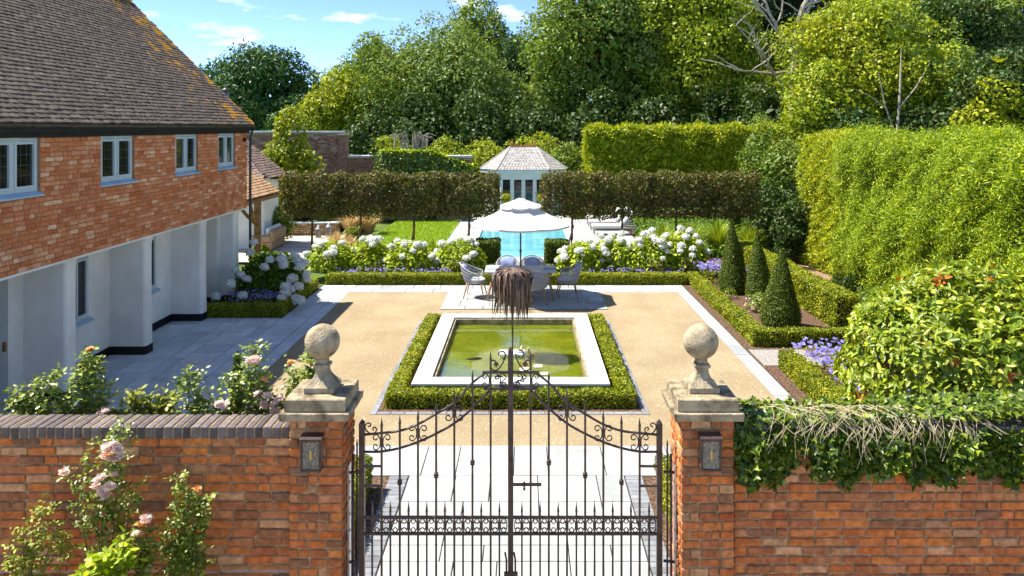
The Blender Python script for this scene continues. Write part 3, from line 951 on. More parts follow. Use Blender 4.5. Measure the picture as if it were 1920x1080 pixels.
def spear(b, x, z0, tip, w_=.0085, sp=.075):
    b.box(x-w_, x+w_, GY-w_, GY+w_, z0, tip-sp)
    q = w_*1.35
    b.add([(x-q, GY-q, tip-sp), (x+q, GY-q, tip-sp), (x+q, GY+q, tip-sp), (x-q, GY+q, tip-sp), (x, GY, tip)], [(0, 1, 4), (1, 2, 4), (2, 3, 4), (3, 0, 4), (3, 2, 1, 0)])
def gate_leaf(side, label):
    post_c = XC + side*1.256
    gt = thing('iron_gate', (post_c, GY, 0), label, 'gate', 'wrought iron gate leaves')
    X = lambda off: post_c - side*off
    def rod(name, pts, r, par=gt, k=7):
        return MB().tube(pts, r, k).build(name, iron, par, True)
    def post(x, top, w_):
        b = MB().box(x-w_, x+w_, GY-w_, GY+w_, .04, top)
        b.add([(x-w_, GY-w_, top), (x+w_, GY-w_, top), (x+w_, GY+w_, top), (x-w_, GY+w_, top), (x, GY, top+w_*1.5)], [(0, 1, 4), (1, 2, 4), (2, 3, 4), (3, 0, 4)])
        return b
    post(post_c, gz_(793), .023).build('hinge_post', iron, gt)
    if side < 0:
        post(XC, gz_(657), .0225).build('meeting_post', iron, gt)
    offs = [.166 + .1535*i for i in range(7)]
    z_lo, z_hi = gz_(1000.6), gz_(970)
    for i, o in enumerate(offs):
        b = MB(); spear(b, X(o), .12, gz_(bars_top[i])); b.build('bar', iron, gt)
        if i in (1, 3, 5):
            zk = gz_([0, 904, 0, 891, 0, 867][i])
            MB().lathe((X(o), GY, zk-.025), [(.01, 0), (.021, .008), (.014, .016), (.024, .025), (.014, .034), (.021, .042), (.01, .05)], 10).build('knop', iron, gt, True)
    for i in range(8):
        o = .0865 + .1535*i
        b = MB(); spear(b, X(o), .12, gz_(937), .0075, .1); b.build('dog_bar', iron, gt)
    # rails
    ex = offs[:6] + [offs[5]+.11]
    rod('arched_rail', smooth_line([X(o) for o in [0.02] + ex], [gz_(v) for v in up_y]), .0105)
    rod('arched_rail', smooth_line([X(o) for o in [0.02] + offs], [gz_(v) for v in lo_y]), .0105)
    def rail(z, o0, o1, h=.009):
        xs = sorted((X(o0), X(o1)))
        MB().box(xs[0], xs[1], GY-.012, GY+.012, z-h, z+h).build('rail', iron, gt)
    rail(gz_(698), offs[5]+.085, 1.234); rail(gz_(729), offs[6]-.06, 1.234)
    rail(z_hi, .0235, 1.233, .0095); rail(z_lo, .0235, 1.233, .0095); rail(.11, .0235, 1.233, .012)
    for py in (874, 911): rail(gz_(py), .0235, offs[0]-.009, .006)
    # scrolls between the arched rails
    for i in (0, 2, 4):
        zc = (gz_(up_y[i+1]) + gz_(lo_y[i+1]))/2
        for f_ in (-1, 1):
            rod('scroll', c_scroll(X(offs[i]) + f_*.011, zc, .135, .062, f_), .0055, k=6)
    sc = [(158, 822), (176, 818), (184, 803), (172, 788), (150, 790), (134, 806), (130, 830), (145, 862), (175, 888), (205, 890), (232, 872), (240, 848), (228, 830), (210, 830), (203, 846), (214, 858)]
    rod('scroll', smooth_line([X((a/5.14 - 19.46)/221.9) for a, _ in sc], [gz_(640+c/5.14) for _, c in sc], 60), .006, k=6)
    # panel below the crown
    zc = (gz_(698)+gz_(729))/2
    rod('scroll', c_scroll(X(offs[6]) + (-side)*-.012, zc, .125, .058, side), .0055, k=6)
    rod('scroll', s_scroll((X(1.232-.035), gz_(722)), (X(offs[6]+.055), gz_(706)), .35, .024), .0065, k=6)
    rod('scroll', s_scroll((X(1.232-.05), gz_(704)), (X(1.232-.03), gz_(724)), .25, .02), .0055, k=6)
    # crown: a tall scroll with a leaf
    x0, x1 = X(1.19), X(offs[6]+.07)
    sg = np.sign(x1-x0)
    big = spiral((x0-sg*.0+sg*.035, gz_(665)), .018, .042, rad(250 if sg < 0 else -70), .8, 16, sg)
    mid = [(x0+sg*(-.015+.03*t), GY, gz_(667)+ (gz_(690)-gz_(667))*t) for t in np.linspace(.1, .9, 6)]
    low = spiral((x1, gz_(686)), .045, .02, math.pi/2 if False else rad(-90), 1.05, 18, -sg*-1)
    rod('scroll', spiral((X(1.232-.055), gz_(665)), .02, .04, rad(200), .75, 16, side), .007, k=6)
    cr_ = [(X(1.215), GY, gz_(664)), (X(1.2), GY, gz_(676)), (X(1.16), GY, gz_(690)), (X(1.125), GY, gz_(695)), (X(1.095), GY, gz_(691)), (X(1.085), GY, gz_(684)), (X(1.095), GY, gz_(677)), (X(1.118), GY, gz_(675.5)), (X(1.132), GY, gz_(680))]
    rod('scroll', smooth_line([p[0] for p in cr_], [p[2] for p in cr_], 32), .0065, k=6)
    lx, lz = X(1.134), gz_(684)
    MB().prism([(lx-.006, lz+.03), (lx+.014, lz+.016), (lx+.024, lz-.008), (lx+.008, lz-.006), (lx, lz-.03), (lx-.008, lz-.006), (lx-.022, lz-.004), (lx-.016, lz+.014)], GY-.006, GY+.006, 'y').build('leaf', iron, gt)
    # band of small scrolls
    zc = (z_lo+z_hi)/2; hh = (z_hi-z_lo) - .02
    allo = sorted([.0235] + offs + [.0865+.1535*i for i in range(8)] + [1.233])
    for a, b_ in zip(allo[:-1], allo[1:]):
        if b_-a < .03: continue
        for o_, f_ in ((a+.009, 1), (b_-.009, -1)):
            rod('scroll', c_scroll(X(o_), zc, hh, .046, -side*f_), .0042, k=5)
    return gt, X
gl, XL = gate_leaf(-1, 'brown iron gate leaf with the tall middle post, left half of the gate')
gr, XR = gate_leaf(1, 'brown iron gate leaf with the latch plate, right half of the gate')
zl = gz_(907)
lt = MB().box(XC+.02, XC+.26, GY-.02, GY-.008, zl-.012, zl+.012).build('latch_plate', iron, gr)
MB().lathe((XC+.115, GY-.03, zl-.045), [(.004, 0), (.012, .015), (.006, .03), (.015, .045), (.016, .06), (.006, .075), (.002, .08)], 10).build('latch_knob', iron, lt, True)
for q, par in ((-.035, gl), (.04, gr)):
    MB().tube([(XC+q-.012, GY-.03, gz_(1032)), (XC+q, GY-.035, gz_(1045)), (XC+q, GY-.035, .05)], .008, 8).build('drop_bolt', iron, par, True)
    MB().box(XC+q-.02, XC+q+.02, GY-.046, GY-.0245, gz_(1075), gz_(1068)).build('bolt_keep', iron, par)
for s, xp in ((-1, -1.489), (1, 1.265)):
    hg = thing('gate_hinge', (xp, 6.3, .1), 'iron hinge strap with bolts on the %s pillar' % ('left' if s < 0 else 'right'), 'hinge', 'hinge straps of the gate')
    i_ = -s
    xs = sorted((xp+i_*.002, xp+i_*.014))
    MB().box(xs[0], xs[1], 6.24, 6.32, .1, gz_(866)).build('strap', steel, hg)
    MB().tube([(xp+i_*.035, 6.3, .1), (xp+i_*.035, 6.3, gz_(850))], [.009, .009], 8).build('pin_rod', iron, hg, True)
    MB().tube([(xp+i_*.06, 6.34, .1), (xp+i_*.06, 6.34, gz_(835)), (xp+i_*.06, 6.34, gz_(826))], [.008, .008, .002], 8).build('spike', iron, hg, True)
    for py in (883, 1050):
        MB().tube([(xp+i_*.004, 6.28, gz_(py)), (xp+i_*.1, 6.3, gz_(py))], .012, 8).build('hinge_arm', iron, hg, True)
    for py in (900, 930, 960, 990, 1030):
        MB().box(xp+i_*.0145-.001, xp+i_*.0145+.003, 6.27, 6.29, gz_(py)-.008, gz_(py)+.008).build('bolt', iron, hg)
# wire along the wall
wr = MB().tube([(x, WY-.05+.004*math.sin(x*3), .875+.006*math.sin(x*1.7)) for x in np.linspace(-5.9, -1.93, 30)], .0035, 5).build('wire', steel)
tag(wr, 'pale wire stretched along the foot of the left brick wall', 'wire')
# ------------------------------------------------------------------ planting
def box_points(x0, x1, y0, y1, z0, z1, dens, faces='tnswe', rnd_r=0.06, amp=0.02, freq=6, seed=0):
    """points and outward normals over a clipped, slightly uneven block"""
    P = []; N = []
    def put(area, f, n):
        k = int(area*dens)
        if k < 1: return
        a, b = rng.random(k), rng.random(k)
        P.append(f(a, b)); N.append(np.tile(np.array(n, float), (k, 1)))
    dx, dy, dz = x1-x0, y1-y0, z1-z0
    F_ = lambda *c: np.stack(np.broadcast_arrays(*c), 1).astype(float)
    if 't' in faces: put(dx*dy, lambda a, b: F_(x0+dx*a, y0+dy*b, z1), (0, 0, 1))
    if 's' in faces: put(dx*dz, lambda a, b: F_(x0+dx*a, y0, z0+dz*b), (0, -1, 0))
    if 'n' in faces: put(dx*dz, lambda a, b: F_(x0+dx*a, y1, z0+dz*b), (0, 1, 0))
    if 'w' in faces: put(dy*dz, lambda a, b: F_(x0, y0+dy*a, z0+dz*b), (-1, 0, 0))
    if 'e' in faces: put(dy*dz, lambda a, b: F_(x1, y0+dy*a, z0+dz*b), (1, 0, 0))
    P = np.concatenate(P); N = np.concatenate(N)
    # round the edges off
    lo = np.array([x0+rnd_r, y0+rnd_r, z0-1]); hi = np.array([x1-rnd_r, y1-rnd_r, z1-rnd_r])
    c = np.clip(P, np.minimum(lo, (lo+hi)/2), np.maximum(hi, (lo+hi)/2))
    d = P-c; l = np.linalg.norm(d, axis=1)[:, None]
    m = l[:, 0] > 1e-6
    dn = np.where(m[:, None], d/np.maximum(l, 1e-6), N)
    P = np.where(l > rnd_r, c + dn*rnd_r, P)
    N = unit(dn*0.7 + N*0.5)
    P = P + N*(wob(P, amp, freq, seed) + rng.normal(size=len(P))*amp*0.5)[:, None]
    return P, N

def hedge(name, label, boxes, dens, L, W, m, cat='hedge', amp=0.02, freq=6, group=None, jn=.6, core_in=.05, faces='tnswe', rr=.06, droop=0, T=None, leafname='foliage', core=None, up=None):
    x = np.array([[b[0], b[1], b[2], b[3]] for b in boxes])
    h = thing(name, ((x[:, 0].min()+x[:, 1].max())/2, (x[:, 2].min()+x[:, 3].max())/2, 0), label, cat, group)
    Ps, Ns = [], []
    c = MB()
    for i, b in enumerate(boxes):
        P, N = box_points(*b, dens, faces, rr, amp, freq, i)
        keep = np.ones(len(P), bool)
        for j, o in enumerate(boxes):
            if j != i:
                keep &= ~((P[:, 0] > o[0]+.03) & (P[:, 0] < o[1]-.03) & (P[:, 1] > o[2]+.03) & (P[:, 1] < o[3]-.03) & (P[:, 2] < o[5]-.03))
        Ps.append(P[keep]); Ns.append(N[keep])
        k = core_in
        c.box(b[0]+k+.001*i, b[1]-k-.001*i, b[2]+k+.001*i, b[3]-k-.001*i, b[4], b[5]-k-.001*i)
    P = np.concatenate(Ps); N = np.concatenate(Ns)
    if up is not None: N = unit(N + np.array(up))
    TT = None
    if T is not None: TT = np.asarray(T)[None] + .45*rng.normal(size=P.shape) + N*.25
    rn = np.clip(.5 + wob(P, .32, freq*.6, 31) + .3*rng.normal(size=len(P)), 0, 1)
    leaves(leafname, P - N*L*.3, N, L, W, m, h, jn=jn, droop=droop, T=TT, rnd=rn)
    o = c.build('twigs', core or core_m, h)  # solid dark core; shade between the leaves is put into its colour
    return h

# low clipped box hedges
hedge('box_hedge', 'low clipped box hedge boxing in the pond', [(-2.25, 1.77, 11.9, 12.2, 0, .25), (-2.25, -1.98, 12.15, 17.05, 0, .25), (1.49, 1.77, 12.15, 17.05, 0, .25), (-2.0, 1.55, 16.95, 17.15, 0, .22)], 4200, .036, .024, box_leaf)
hedge('box_hedge', 'low clipped box hedge in front of the white hydrangeas left of the table', [(-5.7, -.75, 21.25, 21.6, 0, .3)], 4200, .04, .026, box_leaf)
hedge('box_hedge', 'low clipped box hedge in front of the white hydrangeas right of the table', [(.5, 4.62, 21.25, 21.6, 0, .3)], 4200, .04, .026, box_leaf)
hedge('box_hedge', 'low clipped box hedge turning a corner round the cone topiary bed', [(4.66, 4.97, 15.25, 21.6, 0, .33), (4.66, 6.9, 15.25, 15.58, 0, .33)], 3500, .038, .026, box_leaf)
hedge('box_hedge', 'knee high box hedge behind the cone topiaries', [(6.85, 7.4, 16.5, 24.6, 0, .76)], 2300, .044, .03, box_leaf, amp=.03)
hedge('box_hedge', 'low box hedge edging the purple flowers by the white strip', [(4.72, 5.02, 10.2, 14.0, 0, .34), (5.0, 6.6, 10.2, 10.5, 0, .34)], 4600, .034, .022, box_leaf, amp=.03)
hedge('box_hedge', 'low box hedge left of the gate path', [(-2.28, -1.9, 6.75, 9.3, 0, .42)], 5200, .034, .022, box_leaf)
hedge('box_hedge', 'low box hedge right of the gate path', [(1.62, 2.0, 6.75, 9.3, 0, .42)], 5200, .034, .022, box_leaf)
hedge('box_hedge', 'low clipped box hedge round the flower bed at the end of the patio', [(-7.6, -5.76, 17.62, 17.9, 0, .3), (-6.02, -5.76, 17.85, 20.8, 0, .3)], 4600, .036, .024, box_leaf)
hedge('box_cube', 'dark clipped cube of box left of the pool steps', [(-1.55, -.81, 23.2, 23.9, 0, .95)], 2600, .05, .032, yew_leaf, 'topiary', group='clipped cubes by the pool', amp=.03)
hedge('box_cube', 'dark clipped cube of box right of the pool steps', [(.63, 1.38, 23.2, 23.9, 0, .92)], 2600, .05, .032, yew_leaf, 'topiary', group='clipped cubes by the pool', amp=.03)

def ball_points(c, r, n, squash=1.0, amp=.04, seed=0):
    d = unit(rng.normal(size=(n, 3)))
    P = d*r*np.array([1, 1, squash]); P = P*(1 + wob(d, amp, 3, seed) + amp*.4*rng.normal(size=n))[:, None]
    return P + np.asarray(c), d
def topiary_ball(label, c, r, m, group=None, stem=None, name='topiary_ball', n=2200):
    t = thing(name, (c[0], c[1], 0), label, 'topiary', group)
    P, N = ball_points(c, r, n, 1, .04)
    leaves('foliage', P, N, .05, .032, m, t)
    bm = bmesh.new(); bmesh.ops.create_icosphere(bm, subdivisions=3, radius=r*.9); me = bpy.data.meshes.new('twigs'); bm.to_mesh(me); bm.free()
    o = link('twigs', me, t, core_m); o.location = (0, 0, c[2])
    if stem: MB().tube([(c[0], c[1], .3), (c[0]+.01, c[1], c[2])], .02, 6).build('stem', bark_m, t)
    return t
topiary_ball('round clipped ball beside the oak porch post', (-8.75, 24.6, .3), .33, gold_leaf)
topiary_ball('round clipped ball beside the tan grasses', (-6.75, 29.0, .28), .32, box_leaf)
topiary_ball('small clipped ball left of the gap behind the table', (-1.0, 22.2, .2), .2, box_leaf, n=1200)
topiary_ball('small clipped ball right of the gap behind the table', (.72, 22.2, .2), .2, box_leaf, n=1200)

def cone(label, x, y, r, h, seed):
    t = thing('cone_topiary', (x, y, 0), label, 'topiary', 'clipped cones in the right bed')
    n = int(9000*h*r*2)
    u = 1-np.sqrt(rng.random(n)); u = np.concatenate([u, rng.random(n//6)*.4+.6]); n = len(u)
    a = rng.random(n)*2*math.pi
    rr = r*np.interp(u, [0, .08, .2, .6, .9, 1], [.86, 1.0, .97, .52, .16, .03])
    rr = rr*(1 + .03*np.sin(a*3+seed) + .03*rng.normal(size=n))
    P = np.stack([x+rr*np.cos(a)+.03*np.sin(u*3+seed), y+rr*np.sin(a), .03+u*h], 1)
    N = unit(np.stack([np.cos(a), np.sin(a), np.full(n, .3)], 1))
    leaves('foliage', P, N, .05, .017, yew_leaf, t, jn=.5)
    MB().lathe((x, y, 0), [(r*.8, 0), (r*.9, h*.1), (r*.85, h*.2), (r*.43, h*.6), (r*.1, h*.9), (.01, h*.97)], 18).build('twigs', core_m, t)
cone('tall dark clipped cone nearest the white hydrangeas', 5.62, 20.3, .37, 1.93, 1)
cone('dark clipped cone with pink flowers at its foot, middle of the three', 6.0, 19.2, .34, 1.76, 2)
cone('dark clipped cone nearest the box hedge corner, foremost of the three', 5.78, 16.85, .42, 1.72, 4)

# ---- flowers
def petal_ball(name, n, L, W, m):
    d = unit(rng.normal(size=(n, 3))); d = d[d[:, 2] > -.75]
    V, Q, r = leaf_arrays(d*.82, d, L, W, jn=.45, fold=-.05)
    o = fast_mesh(name, V, Q, m, None, r); me = o.data; bpy.data.objects.remove(o)
    bm = bmesh.new(); bm.from_mesh(me)
    bmesh.ops.create_icosphere(bm, subdivisions=2, radius=.84)
    me2 = bpy.data.meshes.new(name)
    # joined: petals over a pale heart
    me2 = me
    bm.to_mesh(me2); bm.free()
    return me2
HEADS = [petal_ball('flower_head', 230, .42, .36, petal_m) for _ in range(3)]
def hydrangea(label, c, rx, ry, h, nleaf, nheads, m, hs=(.09, .13), group='white hydrangeas', heads=None, L=.12, petals=None):
    t = thing('hydrangea', (c[0], c[1], 0), label, 'hydrangea', group)
    n = nleaf
    d = unit(rng.normal(size=(n, 3))); d[:, 2] = np.abs(d[:, 2])*.9 - .1
    rr = .55 + .45*rng.random(n)**.5
    P = np.stack([c[0]+d[:, 0]*rx*rr, c[1]+d[:, 1]*ry*rr, np.maximum(.06, .12*h + h*.85*d[:, 2]*rr + .25*h*rr)], 1)
    P += (wob(P, .07, 5, 3)[:, None])*d
    leaves('foliage', P, unit(d*.6+np.array([0, 0, .8])), L, L*.62, m, t, jn=.45, droop=.35, big=False, fold=.12, curl=.1)
    st = MB()
    for i in range(14):
        a = R.random()*6.28; q = R.uniform(.3, .8)
        st.tube([(c[0]+.1*math.cos(a), c[1]+.1*math.sin(a), 0), (c[0]+rx*q*.5*math.cos(a), c[1]+ry*q*.5*math.sin(a), h*.5), (c[0]+rx*q*math.cos(a), c[1]+ry*q*math.sin(a), h*.9)], .008, 5)
    st.build('stems', cane_m, t)
    if heads is None:
        heads = []
        for i in range(nheads):
            a = R.random()*6.28; q = math.sqrt(R.random())
            # mostly on top and towards the front
            dx, dy = q*math.cos(a), q*math.sin(a)
            top = math.sqrt(max(0.05, 1-min(1, q*q)))
            heads.append((c[0]+rx*dx*1.0, c[1]+ry*dy*1.0, h*(.32+.78*top)*R.uniform(.9, 1.08)))
    for p in heads:
        s = R.uniform(*hs)
        place('flower_head', R.choice(HEADS), p, t, None, (R.uniform(-.4, .4), R.uniform(-.4, .4), R.random()*6), (s, s, s*.82))
    return t
where = ['nearest the patio bed', 'second from the patio', 'third from the patio', 'left of the clipped box cube']
for i, (x, n) in enumerate(zip((-6.0, -5.0, -3.7, -2.2), (16, 19, 20, 17))):
    hydrangea('white flowered hydrangea with lime leaves in the left bed, ' + where[i], (x+.2, 22.5+.25*(i % 2)), .85, .7, 1.0, 1900, n, hyd_leaf, (.095, .14))
where = ['beside the clipped box cube', 'second from the box cube', 'third from the box cube', 'next to the tallest cone topiary']
for i, (x, n) in enumerate(zip((1.75, 2.7, 3.75, 4.8), (17, 20, 20, 18))):
    hydrangea('white flowered hydrangea with lime leaves in the right bed, ' + where[i], (x, 22.5+.25*(i % 2)), .8, .7, 1.02+.08*i, 1900, n, hyd_leaf, (.095, .145))
hp = [(476, 454), (469, 473), (506, 487), (528, 486), (553, 479), (559, 489), (531, 497), (496, 501), (441, 507), (452, 515), (463, 523), (432, 533), (404, 556), (455, 555), (548, 522), (535, 537), (547, 541), (560, 537), (555, 560), (562, 564), (528, 560), (575, 514), (573, 493), (562, 500), (575, 523), (536, 550)]
bed = thing
heads = []
for px, py in hp:
    y = np.interp(py, [415, 470, 540, 565], [19.9, 19.6, 18.8, 18.4]) + R.uniform(-.1, .1)
    heads.append(at(px, py, y - (.45 if px < 520 else .25)))
hydrangea('big white hydrangea with green leaves in the bed at the house corner', (-6.6, 19.5), .85, .75, 1.2, 2600, 0, hyd_leaf_b, (.11, .155), 'hydrangea at the house corner', heads[:], .15)

def flower_patch(label, areas, z, n, name='violet_flowers', size=.045, foliage=True, leafm=None, group='violet bedding flowers'):
    """low bedding: leaves and open violet flowers"""
    x = np.array(areas)
    t = thing(name, ((x[:, 0].min()+x[:, 1].max())/2, (x[:, 2].min()+x[:, 3].max())/2, 0), label, 'flowers', group)
    Ps = []
    for a in areas:
        k = int(n*(a[1]-a[0])*(a[3]-a[2]))
        Ps.append(np.stack([rng.uniform(a[0], a[1], k), rng.uniform(a[2], a[3], k), np.full(k, z)], 1))
    P = np.concatenate(Ps); P[:, 2] += wob(P, .05, 6, 2) + rng.normal(size=len(P))*.03
    up_ = np.tile(np.array([0, -.35, 1.0]), (len(P), 1))
    k = 5
    Pp = np.repeat(P, k, 0); a = np.tile(np.arange(k)*2*math.pi/k, len(P)) + np.repeat(rng.random(len(P))*6, k)
    T = np.stack([np.cos(a), np.sin(a), np.zeros(len(a))], 1)
    leaves('blooms', Pp, np.repeat(up_, k, 0), size*.62, size*.62, violet_m, t, jn=.2, T=T, rnd=np.repeat(rng.random(len(P)), k))['kind'] = 'stuff'
    if foliage:
        Q_ = np.repeat(P, 4, 0) + rng.normal(size=(len(P)*4, 3))*np.array([.06, .06, .03]); Q_[:, 2] = np.maximum(.02, Q_[:, 2] - rng.random(len(Q_))*z*.9)
        leaves('foliage', Q_, np.tile(np.array([0, 0, 1.0]), (len(Q_), 1)), .06, .035, leafm or box_leaf, t, jn=.6)
    return t
flower_patch('violet flowers along the hedge before the left hydrangeas', [(-5.6, -2.2, 21.65, 22.1)], .32, 130)
flower_patch('violet flowers along the hedge before the right hydrangeas', [(1.4, 4.6, 21.65, 22.1)], .32, 130)
flower_patch('pale violet flowers between hydrangeas and the tallest cone', [(4.95, 6.3, 20.9, 22.3)], .5, 110, size=.06)
flower_patch('blue flowers under the big hydrangea at the house corner', [(-7.4, -6.05, 17.95, 18.8)], .36, 120, size=.05)
flower_patch('mass of pale purple flowers beside the white strip', [(5.05, 6.5, 12.6, 14.2), (5.05, 6.0, 11.2, 12.6)], .44, 150, size=.062)
# small plants in the topiary bed
def small_plant(label, c, r, h, n, m, L=.07, bloom=None, name='bedding_plant', big=False):
    t = thing(name, (c[0], c[1], 0), label, 'plant')
    d = unit(rng.normal(size=(n, 3))); d[:, 2] = np.abs(d[:, 2])
    P = np.stack([c[0]+d[:, 0]*r, c[1]+d[:, 1]*r, .04+d[:, 2]*h], 1)*1.0
    P += rng.normal(size=P.shape)*r*.12; P[:, 2] = np.maximum(P[:, 2], .02)
    leaves('foliage', P, unit(d+np.array([0, 0, .5])), L, L*.55, m, t, jn=.5, big=big)
    MB().tube([(c[0], c[1], 0), (c[0], c[1], h*.7)], .012, 5).build('stem', cane_m, t)
    if bloom:
        q = P[rng.random(len(P)) < bloom[1]]
        bl_ = leaves('blooms', np.repeat(q, 5, 0) + rng.normal(size=(len(q)*5, 3))*.02, np.tile(np.array([0, -.5, 1.]), (len(q)*5, 1)), .05, .04, bloom[0], t); bl_['kind'] = 'stuff'
    return t
pink_petal = leafmat('pink_petals', [lin(226,140,190), lin(236,170,206), lin(214,120,176)], trans=.25, tcol=(1.1, 1, 1))
small_plant('leafy plant with pink blooms at the foot of the middle cone', (5.75, 18.3), .32, .35, 420, rose_leaf, .08, (pink_petal, .06))
small_plant('low bright green plant near the foremost cone', (5.0, 16.9), .16, .16, 160, hyd_leaf, .06)
small_plant('low leafy seedling between the first two cones', (5.35, 19.6), .2, .2, 150, rose_leaf, .06)
small_plant('low green seedling by the corner of the box hedge', (5.1, 17.8), .13, .14, 110, hyd_leaf, .05)

# ---- pleached copper beeches on stilts
def pleached(label, x, y, x0, x1, z0, z1, n, stake):
    t = thing('pleached_beech', (x, y, 0), label, 'tree', 'row of pleached copper beeches')
    MB().tube([(x+.02, y, 0), (x-.015, y, .8), (x, y, z0+.1), (x+.02, y, z1-.3)], [.045, .038, .033, .02], 8).build('trunk', bark_m, t, True)
    b = MB()
    for z in np.linspace(z0+.15, z1-.15, 5):
        for s in (x0+.05, x1-.05):
            b.tube([(x, y, z-.05), ((x+s)/2, y+.02, z+R.uniform(-.03, .03)), (s, y, z)], [.016, .012, .006], 5)
    b.build('limbs', bark_m, t)
    P, N = box_points(x0-.04, x1+.04, y-.26, y+.26, z0, z1, n, 'tnswe', .05, .1, 6, int(x*10) % 17)
    In = np.stack([rng.uniform(x0, x1, n*2), y+rng.uniform(-.2, .2, n*2), rng.uniform(z0-.06, z1, n*2)], 1)
    P = np.concatenate([P, In]); N = np.concatenate([N, unit(rng.normal(size=In.shape))])
    hole = wob(P, 1, 4, 9) < -.8
    P, N = P[~hole], N[~hole]
    leaves('crown', P, unit(N + np.array([-.2, 0, .4])), .085, .06, beech_leaf, t, jn=.75, droop=.3, curl=.08)
    if stake:
        MB().tube([(x+stake*.5, y-.35, 0), (x-stake*.06, y-.04, 1.35)], [.028, .025], 7).build('stake', oak, t)
names = ['first from the house', 'second from the house', 'third from the house', 'last before the pool gap']
xs = [(586, -7.75, -6.05), (677, -6.05, -4.4), (776.7, -4.4, -2.65), (880, -2.65, -.92)]
for (px, a, c), nm, s in zip(xs, names, (0, -.4, -.4, -.5)):
    pleached('pleached copper beech of the left row, ' + nm, (px-985)/58.3, 24.0, a, c, 1.63, 2.95, 520, s)
names = ['beside the pool gap', 'second from the pool gap', 'third from the pool gap', 'last by the shrubs']
xs = [(1073, .62, 2.35), (1166.7, 2.35, 4.0), (1268, 4.0, 5.75), (1370, 5.75, 7.4)]
for (px, a, c), nm, s in zip(xs, names, (-.7, 0, 0, -.6)):
    pleached('pleached copper beech of the right row, ' + nm, (px-985)/58.3, 24.0, a, c, 1.6, 2.97, 520, s)

# ---- grasses
def grass_clump(label, c, r, h, n, m, name='ornamental_grass', group=None, lean=0.55, w_=.012):
    t = thing(name, (c[0], c[1], 0), label, 'grass', group)
    a = rng.random(n)*6.28; q = rng.random(n)
    b0 = np.stack([c[0]+r*.35*q*np.cos(a), c[1]+r*.35*q*np.sin(a), np.zeros(n)], 1)
    d = np.stack([np.cos(a), np.sin(a)], 1)*(lean*q)[:, None]
    hh = h*(.6+.5*rng.random(n))
    V = []
    side = np.stack([-np.sin(a), np.cos(a), np.zeros(n)], 1)*w_
    for tt, ww in ((0, 1), (.45, 1), (.8, .7), (1.0, .1)):
        p = b0 + np.stack([d[:, 0]*hh*tt**1.8*1.4, d[:, 1]*hh*tt**1.8*1.4, hh*tt*(1-.35*q*tt*tt)], 1)
        V += [p - side*ww, p + side*ww]
    V = np.stack(V, 1).reshape(-1, 3)
    i = np.arange(n)[:, None]*8
    Q = np.concatenate([i+np.array([[0, 1, 3, 2]]), i+np.array([[2, 3, 5, 4]]), i+np.array([[4, 5, 7, 6]])])
    o = fast_mesh('blades', V, Q, m, t, np.repeat(rng.random(n), 8)); o['kind'] = 'stuff'
    return t
k = 0
for x, y, m, h, lab in ((-6.9, 27.2, tan_blade, .75, 'tan feathery grass nearest the metal lanterns'), (-6.2, 26.4, tan_blade, .7, 'tan feathery grass between lantern and box ball'), (-7.3, 31.2, tan_blade, 1.1, 'tall tan feathery grass at the end of the stone wall'), (-6.6, 31.5, tan_blade, 1.1, 'tall tan feathery grass beside the lawn'),
                        (-4.6, 26.0, grass_blade, .6, 'green arching grass at the near left of the lawn'), (-3.2, 26.0, grass_blade, .6, 'green arching grass at the near right of the lawn'), (-2.9, 25.6, grass_blade, .5, 'green grass tuft beside the pool terrace'),
                        (2.7, 25.5, grass_blade, .6, 'green grass tuft before the sun loungers'),
                        (4.9, 26.5, grass_blade, 1.1, 'arching green grass clump nearest the sun loungers'), (5.8, 26.3, grass_blade, 1.2, 'arching green grass clump behind the fourth beech'), (6.8, 26.3, grass_blade, 1.3, 'arching green grass clump beside the dark shrubs'), (7.7, 25.8, grass_blade, 1.2, 'arching green grass clump by the bark path'),
                        (3.2, 36.5, tan_blade, .8, 'straw coloured grass behind the sun loungers'), (4.4, 36.3, tan_blade, .8, 'straw coloured grass by the low hedge beyond the pool')):
    grass_clump(lab, (x, y), .5, h, 260 if h < 1 else 420, m, w_=.014)
grass_clump('wispy straw coloured grass among the roses behind the left wall', (-3.0, 7.0), .22, 2.35-.25, 130, tan_blade, lean=.12, w_=.004)

# ---- tall cypress hedges
def cypress(name, label, boxes, dens, L, W, m, T, faces, amp=.12, core=.2):
    return hedge(up=(-.35, 0, .6), name=name, label=label, boxes=boxes, dens=dens, L=L, W=W, m=m, amp=amp, freq=3.2, jn=.75, core_in=core, faces=faces, rr=.25, T=T)
cypress('cypress_hedge', 'tall bright green cypress hedge along the right side', [(8.95, 10.3, 9.6, 21.5, 0, 4.16)], 3050, .115, .017, conifer_leaf, (-.35, -.75, .35), 'tws', .22)
cypress('cypress_hedge', 'yellow green end section of the tall cypress hedge beyond the dark crease', [(9.25, 10.6, 21.75, 25.2, 0, 4.2)], 2400, .15, .026, gold_leaf, (-.5, -.5, .5), 'tws')
cypress('cypress_hedge', 'long golden cypress hedge beyond the right beeches', [(3.1, 13.0, 37.0, 38.6, 1.2, 4.42)], 850, .24, .055, gold_leaf, (.4, -.5, .5), 'tsw', .16, .3)

